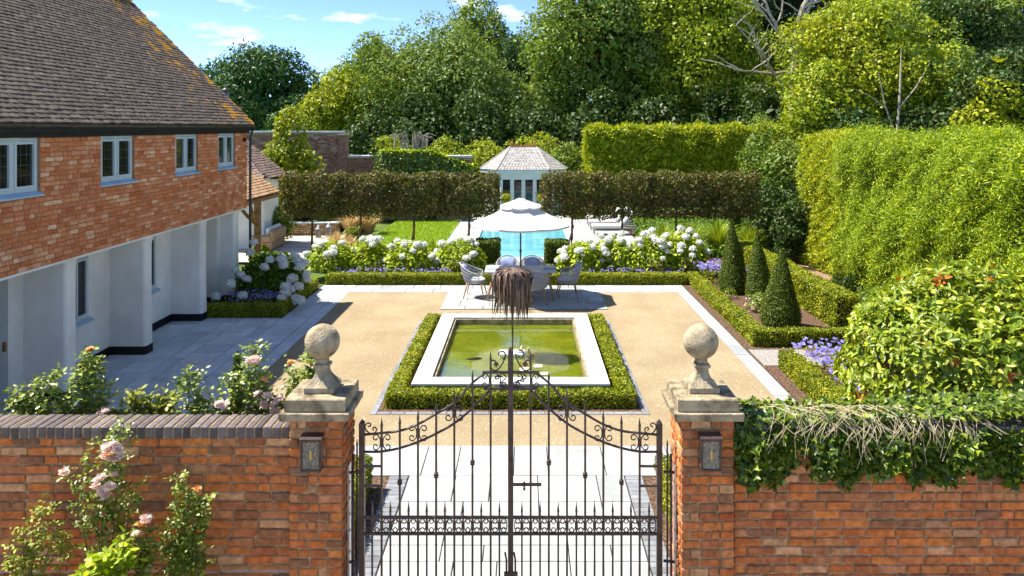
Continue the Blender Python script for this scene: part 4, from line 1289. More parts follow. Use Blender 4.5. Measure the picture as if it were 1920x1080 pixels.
# ---- large glossy bush behind the right wall
def glossy_bush():
    c = np.array([4.58, 7.75, 1.95])
    t = thing('glossy_shrub', (c[0], c[1], 0), 'large rounded glossy leaved shrub rising over the ivy on the right wall', 'shrub')
    n = 11500
    d = unit(rng.normal(size=(n, 3))); d = d[d[:, 2] > -.55]; n = len(d)
    rr = np.where(rng.random(n) < .7, 1.0, .82)*(1 + wob(d, .09, 3.5, 4))
    P = c + d*np.array([1.2, 1.1, 1.1])*rr[:, None]
    # rosettes: leaves spring from shoot tips
    tip = P[rng.random(n) < .3]; dt = unit(tip-c); k = 6
    Pp = np.repeat(tip, k, 0); a = np.tile(np.arange(k)*2*math.pi/k, len(tip)) + np.repeat(rng.random(len(tip))*6, k)
    ref = np.cross(dt, np.array([.3, .2, .9])); e1 = unit(ref); e2 = np.cross(dt, e1)
    T = np.repeat(e1, k, 0)*np.cos(a)[:, None] + np.repeat(e2, k, 0)*np.sin(a)[:, None] + np.repeat(dt, k, 0)*.45 + .35*rng.normal(size=(len(tip)*k, 3))
    Nn = unit(np.repeat(dt, k, 0) + np.array([0, 0, .35]))
    isred = np.repeat(rng.random(len(tip)) < .02, k)
    leaves('foliage', Pp[~isred], Nn[~isred], .085, .042, bush_leaf, t, jn=.5, big=True, T=T[~isred], fold=.16, curl=.12)
    leaves('young_leaves', Pp[isred], Nn[isred], .085, .035, red_leaf, t, jn=.3, big=True, T=T[isred], fold=.2, curl=.05)
    In = c + d[:2600]*np.array([1.1, 1.0, 1.0])*(rng.random((len(d[:2600]), 1))*.35+.6)
    leaves('inner_leaves', In, unit(rng.normal(size=In.shape)+np.array([0, 0, .6])), .12, .05, bush_leaf, t, jn=.4, big=True)
    b = MB()
    for i in range(40):
        q = d[i*7 % n]
        b.tube([(c[0], c[1], .0), c + q*np.array([.4, .35, .2]) + np.array([0, 0, -.6]), c + q*np.array([1.05, .95, .92])], [.03, .018, .006], 5)
    b.build('branches', bark_m, t)
glossy_bush()

# ---- ivy over the right wall
def ivy(label, n=4300):
    t = thing('ivy', (3.6, WY, 1.2), label, 'ivy')
    x = rng.uniform(1.72, 4.06, n)
    lowz = 1.64 + .06*np.sin(x*9) + .05*np.sin(x*23+1) + np.where(x < 2.2, -.02, 0)
    bare = (x > 2.22) & (x < 2.34)
    z = lowz + (2.02-lowz)*rng.random(n)**.8
    keep = ~(bare & (z < 1.9) & (rng.random(n) < .85))
    x, z = x[keep], z[keep]; n = len(x)
    P = np.stack([x, WY - .02 - .15*rng.random(n)*np.clip((2.1-z)/.2, .3, 1)*(.6+.4*np.sin(x*11)), z], 1)
    m2 = 2300
    Pt = np.stack([rng.uniform(1.75, 4.3, m2), WY + rng.uniform(-.06, .35, m2), 2.05 + .09*rng.random(m2) + np.zeros(m2)], 1)
    Pt[:, 2] += np.clip((Pt[:, 0]-2.6)*.05, 0, .12)
    P = np.concatenate([P, Pt]); N = np.concatenate([np.tile((-.5, -.45, 1.), (n, 1)), np.tile((-.2, -.3, 1.), (m2, 1))])
    leaves('foliage', P, N, .06, .052, ivy_leaf, t, jn=.6, droop=.5, big=True, fold=.1, shape=(.26, .62, .52, .24))
    b = MB(); 
    for i in range(110):
        x0 = R.uniform(2.0, 3.7); z0 = 2.1 + R.uniform(0, .04)
        dx = R.uniform(-.5, .5); e = R.uniform(-.12, .12); dr = R.random()**2
        b.tube([(x0+dx*.9, WY+R.uniform(.1, .3), z0-.02), (x0+dx*.5, WY+.1, z0+.02+.03*R.random()), (x0+e*.3, WY-.05, z0+.01), (x0-dx*.25+e, WY-.1-.03*R.random(), z0-.07-.1*dr), (x0-dx*.3+e*1.6, WY-.1-.04*R.random(), z0-.1-.3*dr)], .002, 4)
    b.build('dry_stems', straw_m, t)['kind'] = 'stuff'
ivy('green ivy with dry straw stems hanging over the top of the right wall')

# ---- roses
def rose_mesh(name, m):
    V_, Q_, r_ = [], [], []
    off = 0
    for ring, (k, rr, zz, tl, L) in enumerate(((9, .42, -.25, .15, .95), (8, .34, -.1, .55, .85), (7, .24, .02, .95, .72), (5, .12, .1, 1.4, .6))):
        a = np.arange(k)*2*math.pi/k + ring*.4
        P = np.stack([rr*np.cos(a)*.5, rr*np.sin(a)*.5, np.full(k, zz)], 1)
        o_ = np.stack([np.cos(a), np.sin(a), np.zeros(k)], 1)
        T = o_ + np.array([0, 0, tl]); N = -o_*tl*.8 + np.array([0, 0, 1.])
        V, Q, r = leaf_arrays(P, N, L, L*.95, jn=.12, T=T, big=True, fold=.12)
        V_.append(V); Q_.append(Q+off); r_.append(r); off += len(V)
    o = fast_mesh(name, np.concatenate(V_), np.concatenate(Q_), m, None, np.concatenate(r_))
    me = o.data; bpy.data.objects.remove(o); return me
ROSES = [rose_mesh('rose_bloom', rose_petal) for _ in range(3)]
AMBER = [rose_mesh('rose_bloom', amber_petal)]
def rose(label, base, tips, blooms=(), ambers=(), dens=40, t0=.3, L=.034, size=.043, group='climbing roses', m=None, spread=.09):
    t = thing('rose_bush', (base[0], base[1], 0), label, 'rose', group)
    Ps, Ns, Ts = [], [], []
    st = MB()
    for tip in tips:
        tip = np.asarray(tip, float); b0 = np.array([base[0]+R.uniform(-.08, .08), base[1]+R.uniform(-.04, .04), 0.0])
        ct = b0*.45 + tip*.55 + np.array([R.uniform(-.08, .08), R.uniform(-.03, .03), .12*np.linalg.norm(tip-b0)])
        s = np.linspace(0, 1, 12)[:, None]
        c = (1-s)**2*b0 + 2*s*(1-s)*ct + s*s*tip
        st.tube(c, np.linspace(.009, .003, 12), 6)
        n = int(dens*np.linalg.norm(tip-b0))
        tt = t0 + (1-t0)*rng.random(n)**.8
        B = (1-tt[:, None])**2*b0 + 2*tt[:, None]*(1-tt[:, None])*ct + tt[:, None]**2*tip
        dd = unit(rng.normal(size=(n, 3))*np.array([1, .7, .7]) + np.array([0, 0, .25]))
        ln_ = spread*(.4+rng.random(n))
        for j in range(5):        # leaflets along each leaf stalk
            f_ = (.4, .4, .75, .75, 1.0)[j]; sd = (-1, 1, -1, 1, 0)[j]
            sv = unit(np.cross(dd, np.array([.1, .2, 1.])))
            Ps.append(B + dd*(ln_*f_)[:, None]); Ts.append(dd*.6 + sv*sd + 1e-3)
            Ns.append(unit(np.tile((0, -.25, 1.), (n, 1)) + .35*rng.normal(size=(n, 3))))
        for q in range(0, n, 3):
            st.add(*tube_arrays([B[q], B[q]+dd[q]*ln_[q]], .0016, 4, False))
    P, N, T = np.concatenate(Ps), np.concatenate(Ns), np.concatenate(Ts)
    leaves('foliage', P, N, L, L*.62, m or rose_leaf, t, jn=.3, T=T, big=True, fold=.08, rnd=np.clip(rng.random(len(P)), 0, 1))
    st.build('canes', cane_m, t)
    for p in blooms:
        place('bloom', R.choice(ROSES), p, t, None, (R.uniform(.1, .8), R.uniform(-.4, .4), R.random()*6), (size*R.uniform(.85, 1.15),)*3)
    for p in ambers:
        place('bloom', AMBER[0], p, t, None, (R.uniform(.3, .8), R.uniform(-.3, .3), R.random()*6), (size*.9,)*3)
    return t
f5 = lambda px, py, y=5.8: at(px, py, y)
rose('tall climbing rose with two clusters of pale pink blooms on the left wall', (-3.35, 5.9), [f5(232, 792), f5(215, 835), f5(190, 900), f5(130, 880), f5(250, 900), f5(165, 850), f5(205, 815)],
     [f5(*q, 5.72) for q in ((203, 838), (220, 842), (212, 832), (196, 856), (223, 858), (210, 862), (188, 897), (207, 912), (192, 922), (180, 912), (214, 890), (198, 930), (120, 885))], [f5(206, 852, 5.7)], dens=20, t0=.5)
rose('sprawling rose with yellowish leaves at the left end of the wall', (-3.95, 5.75), [f5(45, 985), f5(75, 960), f5(20, 1010), f5(100, 1000), f5(110, 980), f5(60, 1030), f5(135, 1010), f5(90, 930)], (), (), dens=22, t0=.35, m=leafmat('yellowing_leaves', [lin(112,124,48), lin(136,142,62), lin(98,112,40), lin(150,152,84)], trans=.3))
rose('leafy flowerless rose shrub on the wall nearest the left pillar', (-2.7, 5.85), [f5(345, 895), f5(330, 930), f5(365, 935), f5(375, 925), f5(320, 985), f5(350, 990), f5(335, 1040), f5(365, 1010), f5(388, 930), f5(310, 1000)], (), [f5(370, 918)], dens=30, t0=.4)
rose('small upright rose with a pink bloom and an amber bloom low on the wall', (-2.95, 5.7), [f5(270, 975, 5.65), f5(262, 1000, 5.65), f5(225, 1045, 5.6), f5(280, 1010, 5.65)], [f5(274, 972, 5.6), f5(257, 1000, 5.6)], [f5(264, 983, 5.6)], dens=22, t0=.6, size=.048)
rose('rose shoots with fresh light leaves at the bottom of the wall', (-3.15, 5.6), [f5(185, 1060, 5.55), f5(200, 1040, 5.55), f5(160, 1065, 5.55), f5(235, 1020, 5.55)], (), (), dens=30, t0=.6, L=.06, m=hyd_leaf)
b7 = lambda px, py, y=6.75: at(px, py, y)
rose('rose behind the left wall with red young tips beside the house', (-4.35, 6.75), [b7(170, 660), b7(185, 690), b7(60, 715), b7(95, 695), b7(35, 740), b7(130, 740), b7(200, 720), b7(30, 770), b7(150, 700), b7(80, 760), b7(175, 755)], (), [b7(168, 655)], dens=20, t0=.7, L=.048, spread=.11)
rose('short rose behind the left wall with yellow green leaves and one cream bloom', (-3.5, 6.75), [b7(255, 740), b7(290, 745), b7(315, 745), b7(230, 770), b7(270, 765), b7(205, 770)], [b7(195, 772, 6.6)], (), dens=24, t0=.78, L=.05, spread=.1, m=MATS['yellowing_leaves'])
rose('dense rose behind the left wall with cream pink blooms next to the left pillar', (-2.55, 6.75), [b7(350, 700), b7(480, 650), b7(475, 690), b7(420, 740), b7(450, 745), b7(500, 730), b7(380, 745), b7(520, 770), b7(545, 745), b7(470, 770), b7(400, 770), b7(360, 765), b7(555, 690), b7(440, 700), b7(490, 765)],
     [b7(*q, 6.6) for q in ((468, 675), (480, 672), (474, 680), (482, 738), (500, 742), (495, 758), (512, 760), (522, 748), (515, 772), (410, 757), (420, 760))], [b7(495, 712, 6.6), b7(545, 680, 6.6)], dens=24, t0=.72, L=.042, spread=.12, size=.047)
rose('single rose shoot rising beside the left stone ball', (-2.1, 6.85), [b7(585, 665, 6.85), b7(590, 700, 6.85), b7(560, 710, 6.85)], (), (), dens=20, t0=.8, L=.05)
cone_y = thing('cone_topiary', (-2.72, 7.05, 0), 'slim dark clipped cone among the roses behind the left wall', 'topiary')
n = 3400; u = rng.random(n); a = rng.random(n)*6.28; rr = .17*np.interp(u, [0, .5, .8, 1], [1, .8, .45, .05])
leaves('foliage', np.stack([-2.72+rr*np.cos(a), 7.05+rr*np.sin(a), u*2.36], 1), unit(np.stack([np.cos(a), np.sin(a), .4+0*a], 1)), .04, .016, yew_leaf, cone_y, jn=.5)
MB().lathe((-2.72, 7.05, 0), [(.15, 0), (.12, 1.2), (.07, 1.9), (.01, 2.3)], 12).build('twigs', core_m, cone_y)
# ------------------------------------------------------------------ pond
pond = thing('garden_pond', (-.24, 14.6, 0), 'raised rectangular pond with pale stone coping in the middle of the gravel', 'pond')
PX0, PX1, PY0, PY1 = -1.88, 1.40, 12.27, 16.9
QX0, QX1, QY0, QY1 = -1.57, 1.08, 12.61, 16.57
cop_m = mat('coping_stone', (0.88, .88, .88), (1.04, 1.03, 1.02), scale=7, detail=8, rough=.75, bump=.1, bscale=50, rnd=[lin(206,206,202), lin(214,214,210), lin(198,199,197)])
wallm = mat('pond_wall_stone', lin(112,100,78), lin(176,160,132), scale=8, detail=8, rough=.95, bump=.6, bscale=30)
b = MB()
b.box(PX0+.05, PX1-.05, PY0+.05, QY0+.04, 0, .235).box(PX0+.05, PX1-.05, QY1-.04, PY1-.05, 0, .235)
b.box(PX0+.05, QX0+.04, QY0+.04, QY1-.04, 0, .2349).box(QX1-.04, PX1-.05, QY0+.04, QY1-.04, 0, .2349)
b.build('pond_wall', wallm, pond)
def coping(x0, x1, y0, y1):
    slab(x0, x1, y0, y1, .28, cop_m, pond, .006, 'coping_slab', .045)
n = 5
for i in range(n):
    a, c = PX0+(PX1-PX0)*i/n, PX0+(PX1-PX0)*(i+1)/n
    coping(a, c, PY0, QY0); coping(a, c, QY1, PY1)
n = 6
for i in range(n):
    a, c = QY0+(QY1-QY0)*i/n, QY0+(QY1-QY0)*(i+1)/n
    coping(PX0, QX0, a, c); coping(QX1, PX1, a, c)
def water_mat(name, c1, c2, bump, bs, rough=.03, spec=.5):
    m = mat(name, c1, c2, scale=1.1, detail=4, rough=rough, bump=bump, bscale=bs, spec=spec)
    p = [q for q in m.node_tree.nodes if q.type == 'BSDF_PRINCIPLED'][0]; p.inputs['IOR'].default_value = 1.33
    return m
pw = MB().box(QX0+.03, QX1-.03, QY0+.03, QY1-.03, -.6, .125).build('pond_water', water_mat('pond_water', lin(98,110,18), lin(122,128,24), .14, 4.5, .02, .9))
_p = [q for q in MATS['pond_water'].node_tree.nodes if q.type == 'BSDF_PRINCIPLED'][0]
_p.inputs['Coat Weight'].default_value = 1.0; _p.inputs['Coat Roughness'].default_value = .01; _p.inputs['Coat IOR'].default_value = 1.45
_p.inputs['Subsurface Weight'].default_value = 1.0; _p.inputs['Subsurface Scale'].default_value = .6; _p.inputs['Subsurface Radius'].default_value = (1, 1, .6)
tag(pw, 'still green pond water', kind='structure')

def flat_disc(name, label, p, r, m, notch=True):
    n = 18; v = [(p[0], p[1], .131)]; 
    v += [(p[0]+r*math.cos(a), p[1]+r*math.sin(a), .131+.004*math.sin(3*a)) for a in np.linspace(.2, 6.1, n)]
    f = [(0, i, i+1) for i in range(1, n)]
    o = MB().add(v, f).build(name, m)
    sol = o.modifiers.new('thick', 'SOLIDIFY'); sol.thickness = .004
    return tag(o, label, 'lily pad', 'lily pads on the pond')
pad_m = mat('pale_pad', lin(206,212,168), lin(228,228,200), scale=14, rough=.5)
flat_disc('lily_pad', 'pale lily pad floating near the middle of the pond', ground(1009, 686, .13), .09, pad_m)
flat_disc('lily_pad', 'pale lily pad floating behind the gate crown', ground(985, 692, .13), .11, pad_m)
flat_disc('lily_pad', 'pale lily pad floating nearest the front coping', ground(1022, 700, .13), .085, pad_m)
def koi(label, p, ang, ln, m):
    k = 9; pts = []; rr = []
    for t_ in np.linspace(0, 1, k):
        pts.append((p[0]+math.cos(ang)*ln*(t_-.5)+.03*math.sin(t_*3), p[1]+math.sin(ang)*ln*(t_-.5), .122)); rr.append(ln*.11*math.sin(math.pi*min(1, .12+.95*t_*.9))**.8+.004)
    t = thing('koi_fish', (p[0], p[1], .12), label, 'fish', 'fish in the pond')
    MB().tube(pts, rr, 8).build('body', m, t, True)
    e = np.array(pts[-1]); d = np.array([math.cos(ang), math.sin(ang), 0]); s = np.array([-d[1], d[0], 0])
    MB().add([e, e+d*.06+s*.035, e+d*.035, e+d*.06-s*.035], [(0, 1, 2), (0, 2, 3)]).build('tail', m, t)
koi('dark fish near the surface at the left of the pond', ground(889, 673, .125), rad(15), .3, mat('dark_fish', lin(52,52,30), rough=.4))
koi('orange fish beside the white block', ground(997, 666, .125), rad(100), .16, mat('orange_fish', lin(208,96,28), rough=.4))
koi('orange fish behind the gate crown', ground(982, 683, .125), rad(40), .18, MATS['orange_fish'])

blk = thing('pump_block', (-.25, 14.3, .12), 'white block rising from the middle of the pond', 'block')
MB().cbox(-.5, 0.0, 14.15, 14.42, .1, .2, .012).build('lid', mat('white_block', lin(224,224,220), lin(236,236,232), scale=6, rough=.6), blk)
MB().cbox(-.47, -.03, 14.18, 14.39, .06, .1, .004).build('foot', MATS['white_block'], blk)
for i, (px, py, lab) in enumerate(((978, 652, 'rounded cream ornament on the white block in the pond'), (991, 655, 'slim cream ornament beside the white block in the pond'))):
    p = ground(px, py+2, .2)
    o = MB().lathe((p[0], p[1], .14), [(.005, 0), (.03, .02), (.036 if i == 0 else .024, .06), (.02, .1), (.004, .13)], 12).build('pond_ornament', mat('cream_%d' % i, lin(236,220,170), rough=.5), None, True)
    tag(o, lab, 'ornament')

# weeping sculpture: a dark stem with a mop of hanging brown strips
ws = thing('weeping_sculpture', (-.245, 14.28, .2), 'brown weeping mop headed tree sculpture on a thin stem in the pond', 'sculpture')
wx, wy = -.245, 14.28
MB().tube([(wx, wy, .19), (wx, wy, 1.0), (wx, wy, 1.74)], [.017, .016, .013], 8).build('stem', iron, ws, True)
n = 400
a = rng.random(n)*6.28; q = rng.random(n)**.6
V = []
rmax = .09 + .29*q
drop = .3 + .85*rng.random(n)*np.where(q > .6, 1, .9)
sw = .018+.04*rng.random(n)**2
side = np.stack([-np.sin(a), np.cos(a), .2*rng.normal(size=n)], 1)
tw = rng.normal(size=n)*.8
for t_ in (0, .12, .3, .5, .75, 1.0):
    r_ = rmax*(1-(1-min(1, t_*2.6))**2) + .03*np.sin(t_*6+a*5)*t_ + .05*t_*rng.normal(size=n)*.5
    z = 1.74 + .085*math.sin(min(1, t_*2.6)*math.pi*.55)*(1.25-q*.5) - drop*max(0, t_-.14)**1.15*1.15
    p = np.stack([wx+r_*np.cos(a), wy+r_*np.sin(a), z], 1)
    w_ = {0: .3, .12: .7, .3: 1, .5: 1, .75: .9, 1.0: .1}[t_]
    sd = side*np.cos(tw*t_)[:, None] + np.stack([np.cos(a), np.sin(a), 0*a], 1)*np.sin(tw*t_)[:, None]
    V += [p - sd*(sw*w_)[:, None]*.5, p + sd*(sw*w_)[:, None]*.5]
V = np.stack(V, 1).reshape(-1, 3)
i = np.arange(n)[:, None]*12
Q = np.concatenate([i+np.array([[2*k, 2*k+1, 2*k+3, 2*k+2]]) for k in range(5)])
fast_mesh('fronds', V, Q, fern_m, ws, np.repeat(rng.random(n), 12))['kind'] = 'stuff'

# ------------------------------------------------------------------ dining table, chairs, parasol
TX, TY = -.125, 19.65
ZF = .024
wood = mat('teak', lin(150,116,84), lin(186,150,112), scale=9, rough=.7)
table_top_m = mat('table_top', lin(158,166,176), lin(182,188,194), scale=4, rough=.4, spec=.4)
tb = thing('dining_table', (TX, TY, ZF), 'long grey topped dining table with splayed wooden legs under the parasol', 'table')
for i in range(5):
    y0 = TY-.48+.192*i
    MB().cbox(TX-.93, TX+.93, y0+.003, y0+.189, ZF+.72, ZF+.75, .004).build('table_board', table_top_m, tb)
MB().box(TX-.82, TX+.82, TY-.4, TY+.4, ZF+.66, ZF+.719).build('apron', wood, tb)
for sx in (-1, 1):
    for sy in (-1, 1):
        MB().tube([(TX+sx*.86, TY+sy*.42, ZF), (TX+sx*.7, TY+sy*.32, ZF+.66)], [.022, .036], 8).build('leg', wood, tb, True)
for i, (x, y) in enumerate(((-.85, .1), (.6, .15))):  # thin blue sheets paint the sky reflected in the shaded tabletop
    o = MB().cbox(TX+x-.0, TX+x+.32, TY+y-.3, TY+y-.05, ZF+.751, ZF+.757, .002).build('table_sky_sheen', mat('mat_%d' % i, lin(110,128,168), lin(140,154,188), scale=20, rough=.9))
    tag(o, 'blue grey sheet painting shade and sky reflection on the %s end of the dining table' % ('left', 'right')[i], 'place mat', 'painted sky reflections on the table')

rope_m = mat('grey_rope', lin(150,152,156), lin(196,196,198), scale=40, detail=4, rough=.9, bump=.4, bscale=120)
cush_m = mat('seat_cushion', lin(186,192,200), lin(206,210,214), scale=8, rough=.95)
blue_cush = mat('back_cushion', lin(138,150,190), lin(160,170,204), scale=8, rough=.95)
def make_chair():
    c = thing('woven_chair', (0, 0, 0), 'x', 'chair')
    for sx in (-1, 1):
        for sy in (-1, 1):
            MB().tube([(sx*.27, sy*.27, 0), (sx*.19, sy*.18, .4)], [.012, .021], 8).build('leg', wood, c, True)
    MB().lathe((0, 0, 0), [(.02, .385), (.25, .385), (.27, .395), (.27, .42), (.25, .43), (.02, .432)], 20).build('seat_frame', rope_m, c)
    MB().lathe((0, .01, 0), [(.02, .434), (.24, .434), (.262, .455), (.255, .48), (.22, .495), (.02, .5)], 20).build('seat_cushion', cush_m, c, True)
    # wrap-around back of cords: low arms in front (+y), high back behind (-y)
    def top(a):        # a = 0 at the back
        return .64 + .26*max(0, math.cos(a*.62))**3
    def rim(a, t_):
        r = .27 + .06*t_ + .02*math.sin(t_*3)
        z = .41 + (top(a)-.41)*t_
        return (r*math.sin(a)*1.02, -r*math.cos(a) - .07*t_*max(0, math.cos(a)), z)
    b = MB(); A = np.linspace(-2.05, 2.05, 44)
    for a in A:
        b.tube([rim(a, t_) for t_ in (0, .35, .7, 1)], .0075, 5, False)
    for t_ in (.28, .52, .74):
        b.tube([rim(a, t_) for a in A], .009, 5)
    b.build('rope_back', rope_m, c)
    MB().tube([rim(a, 1) for a in A], .015, 7).build('top_rail', rope_m, c, True)
    for s in (-1, 1):
        MB().tube([rim(s*2.05, t_) for t_ in (0, .5, 1)], .014, 7).build('arm_post', rope_m, c, True)
    v = []; k = 9
    for i in range(k):
        a = -.75+1.5*i/(k-1)
        for t_, off in ((.12, .03), (.12, .1), (.5, .13), (.86, .09), (.86, .03), (.5, .02)):
            x, y, z = rim(a, t_); l = math.hypot(x, y); e = off*(1-.5*abs(a/.75)**3)
            v.append((x*(l-e)/l, y*(l-e)/l, z+.03))
    f = []
    for i in range(k-1):
        for j in range(6):
            f.append((i*6+j, i*6+(j+1) % 6, i*6+6+(j+1) % 6, i*6+6+j))
    f += [tuple(range(6)), tuple(range((k-1)*6, k*6))]
    MB().add(v, f).build('back_cushion', blue_cush, c, True)
    return c
ch = make_chair()
spots = [(-1.32, 19.68, -90, 'woven grey rope chair at the left end of the dining table'), (1.1, 19.7, 90, 'woven grey rope chair at the right end of the dining table'),
         (-.46, 20.45, 180, 'woven grey rope chair behind the dining table, left of the parasol pole'), (.2, 20.45, 180, 'woven grey rope chair behind the dining table, right of the parasol pole'),
         (.26, 18.98, 0, 'woven grey rope chair in front of the dining table, back to the pond'), (-.5, 18.98, 0, 'woven grey rope chair in front of the table behind the weeping sculpture')]
for i, (x, y, a, lab) in enumerate(spots):
    o = ch if i == 0 else copy_tree(ch)
    o.location = (x, y, ZF); o.rotation_euler = (0, 0, rad(a + R.uniform(-6, 6)))
    tag(o, lab, 'chair', 'woven chairs round the dining table')

canvas = mat('canvas', lin(228,228,228), lin(236,236,234), scale=3, rough=.9, trans=.3)
um = thing('parasol', (TX, TY, ZF), 'large white two tier parasol over the dining table', 'parasol')
MB().tube([(TX, TY, ZF+.06), (TX, TY, 2.62)], .021, 10).build('pole', mat('dark_pole', lin(70,56,48), lin(92,76,64), scale=8, rough=.5), um, True)
MB().lathe((TX, TY, ZF), [(.3, 0), (.3, .05), (.05, .07), (.04, .3), (.03, .32)], 20).build('base', stone, um)
MB().lathe((TX, TY, 1.2), [(.03, 0), (.03, .07)], 10).build('crank', MATS['dark_pole'], um)
def tier(name, r0, z0, r1, z1, sag, lip):
    v = []; f = []; m = 8; sub = 6; rings = 7
    for k in range(rings):
        t_ = k/(rings-1)
        for i in range(m*sub):
            a = 2*math.pi*i/(m*sub) + math.pi/8
            ph = (i % sub)/sub
            poly = math.cos(math.pi/m)/math.cos((ph-.5)*2*math.pi/m)
            r = r0+(r1-r0)*t_
            z = z0+(z1-z0)*t_ - sag*math.sin(math.pi*t_)*1.0 - .035*t_*math.sin(math.pi*ph)
            v.append((TX+r*poly*math.cos(a), TY+r*poly*math.sin(a), z))
    N_ = m*sub
    for i in range(N_):          # valance
        x, y, z = v[(rings-1)*N_+i]; v.append((x, y, z-lip))
    for k in range(rings):
        for i in range(N_):
            f.append((k*N_+i, k*N_+(i+1) % N_, (k+1)*N_+(i+1) % N_, (k+1)*N_+i))
    o = MB().add(v, f).build(name, canvas, um)
    s = o.modifiers.new('thick', 'SOLIDIFY'); s.thickness = .006
    return o
tier('canopy', .4, 2.4, 1.36, 1.97, .05, .05)
tier('vent_canopy', .05, 2.63, .58, 2.43, .012, .04)
MB().lathe((TX, TY, 2.62), [(.045, 0), (.035, .02), (.02, .035), (.03, .055), (.012, .08)], 12).build('finial', MATS['dark_pole'], um, True)
for k in range(8):
    a = 2*math.pi*k/8+math.pi/8
    MB().tube([(TX+.03*math.cos(a), TY+.03*math.sin(a), 2.42), (TX+1.34*math.cos(a), TY+1.34*math.sin(a), 1.955)], .009, 5).build('rib', wood, um)
    MB().tube([(TX+.03*math.cos(a), TY+.03*math.sin(a), 1.95), (TX+.66*math.cos(a), TY+.66*math.sin(a), 2.18)], .008, 5).build('strut', wood, um)
    x, y = TX+.17*math.cos(a), TY+.17*math.sin(a)
    MB().lathe((x, y, 2.575), [(.016, 0), (.02, .006), (.012, .01)], 8).build('eyelet', iron, um)

# ------------------------------------------------------------------ pool terrace, lawn, loungers
TB = -.012
b = sheet('pool_terrace', -3.1, 4.4, 24.9, 25.75, TB, joint_m, .06, 'white paved terrace around the swimming pool')
for a in ((-3.1, -1.9, 25.75, 38.2), (1.68, 4.4, 25.75, 38.2), (-1.9, 1.68, 36.2, 38.2)):
    sheet('terrace_base', *a, TB, joint_m, .06, parent=b)
slab_rows([24.9, 25.3, 25.78], -3.1, 4.4, .006, path_m, b, lens=(.9, .75))
slab_rows(list(np.linspace(25.78, 38.2, 15)), -3.1, -1.87, .006, path_m, b, lens=(.6, .9))
slab_rows(list(np.linspace(25.78, 38.2, 15)), 1.66, 4.4, .006, path_m, b, lens=(.9, .75))
slab_rows([36.17, 37.2, 38.2], -1.87, 1.66, .006, path_m, b, lens=(.9, .75))
gap = sheet('pool_path', -.75, .5, 21.25, 24.9, -.008, joint_m, .05, 'white paved path from the table to the pool')
slab_rows(list(np.linspace(21.25, 24.88, 6)), -.74, .49, .008, path_m, gap, lens=(.6, .65))
pool = thing('swimming_pool', (-.1, 31, -1), 'long turquoise swimming pool behind the parasol', 'pool')
tile_p = mat('pool_lining', lin(120,196,206), lin(150,214,220), scale=6, rough=.4)
MB().box(-1.88, -1.868, 25.77, 36.19, -1.0, -.02).box(1.658, 1.67, 25.77, 36.19, -1.0, -.02).box(-1.868, 1.658, 25.77, 25.782, -1.0, -.02).box(-1.868, 1.658, 36.175, 36.19, -1, -.02).build('pool_wall', tile_p, pool)
pwat = MB().box(-1.866, 1.656, 25.784, 36.173, -.9, -.05).build('pool_water', water_mat('pool_water', lin(92,164,176), lin(122,186,194), .2, 2.2, .02, .5))
tag(pwat, 'turquoise swimming pool water', kind='structure')
lawn = sheet('lawn', -6.2, -3.12, 25.6, 35.8, .0, lawn_m, .05, 'mown green lawn beside the pool')
n = 15000
P = np.stack([rng.uniform(-6.15, -3.15, n), rng.uniform(25.7, 35.75, n), np.zeros(n)], 1)
gb_ = leaves('grass', P, unit(rng.normal(size=(n, 3))*np.array([1, 1, .2])), .06, .02, leafmat('lawn_blades', [lin(112,142,30), lin(146,170,44), lin(130,156,38)], trans=.3), None, T=np.tile((0, 0, 1.), (n, 1)) + .4*rng.normal(size=(n, 3)), jn=.1)
tag(gb_, 'short mown grass blades on the lawn', 'grass', kind='stuff')

lounge_m = mat('lounger_cloth', lin(214,212,206), lin(228,226,222), scale=10, rough=.9)
frame_w = mat('lounger_frame', lin(176,168,156), lin(198,190,178), scale=9, rough=.7)
def make_lounger():
    l = thing('sun_lounger', (0, 0, 0), 'x', 'sun lounger')
    for sx in (.12, 1.7):
        for sy in (-.28, .28):
            MB().cbox(sx-.025, sx+.025, sy-.025, sy+.025, 0, .28, .004).build('leg', frame_w, l)
    for sy in (-.31, .31):
        MB().cbox(0, 1.95, sy-.022, sy+.022, .28, .34, .005).build('side_rail', frame_w, l)
    for i in range(9):
        MB().box(.06+.13*i, .15+.13*i, -.285, .285, .322, .336).build('slat', frame_w, l)
    MB().cbox(.02, 1.25, -.29, .29, .338, .42, .03).build('mattress', lounge_m, l)
    # raised back
    c, s = math.cos(rad(48)), math.sin(rad(48))
    v = []
    for u, h in ((0, 0), (.78, 0), (.78, .08), (0, .08)):
        v.append((1.24+u*c-h*s, .345+u*s+h*c))
    MB().prism(v, -.29, .29, 'y').build('back_mattress', lounge_m, l)
    MB().prism([(1.26, .33), (1.26+.78*c, .33+.78*s), (1.28+.78*c, .31+.78*s), (1.28, .31)], -.3, .3, 'y').build('back_frame', frame_w, l)
    return l
lo = make_lounger()
for i, (x, y, lab) in enumerate(((2.75, 31.2, 'white cushioned sun lounger nearest the hydrangeas'), (2.75, 32.7, 'white cushioned sun lounger in the middle of the three'), (2.75, 34.2, 'white cushioned sun lounger farthest from the hydrangeas'))):
    o = lo if i == 0 else copy_tree(lo)
    o.location = (x, y, .01); tag(o, lab, 'sun lounger', 'sun loungers beside the pool')
hedge('box_hedge', 'low box hedge behind the sun loungers', [(2.2, 4.9, 36.4, 36.7, 0, .4)], 1200, .06, .04, box_leaf)

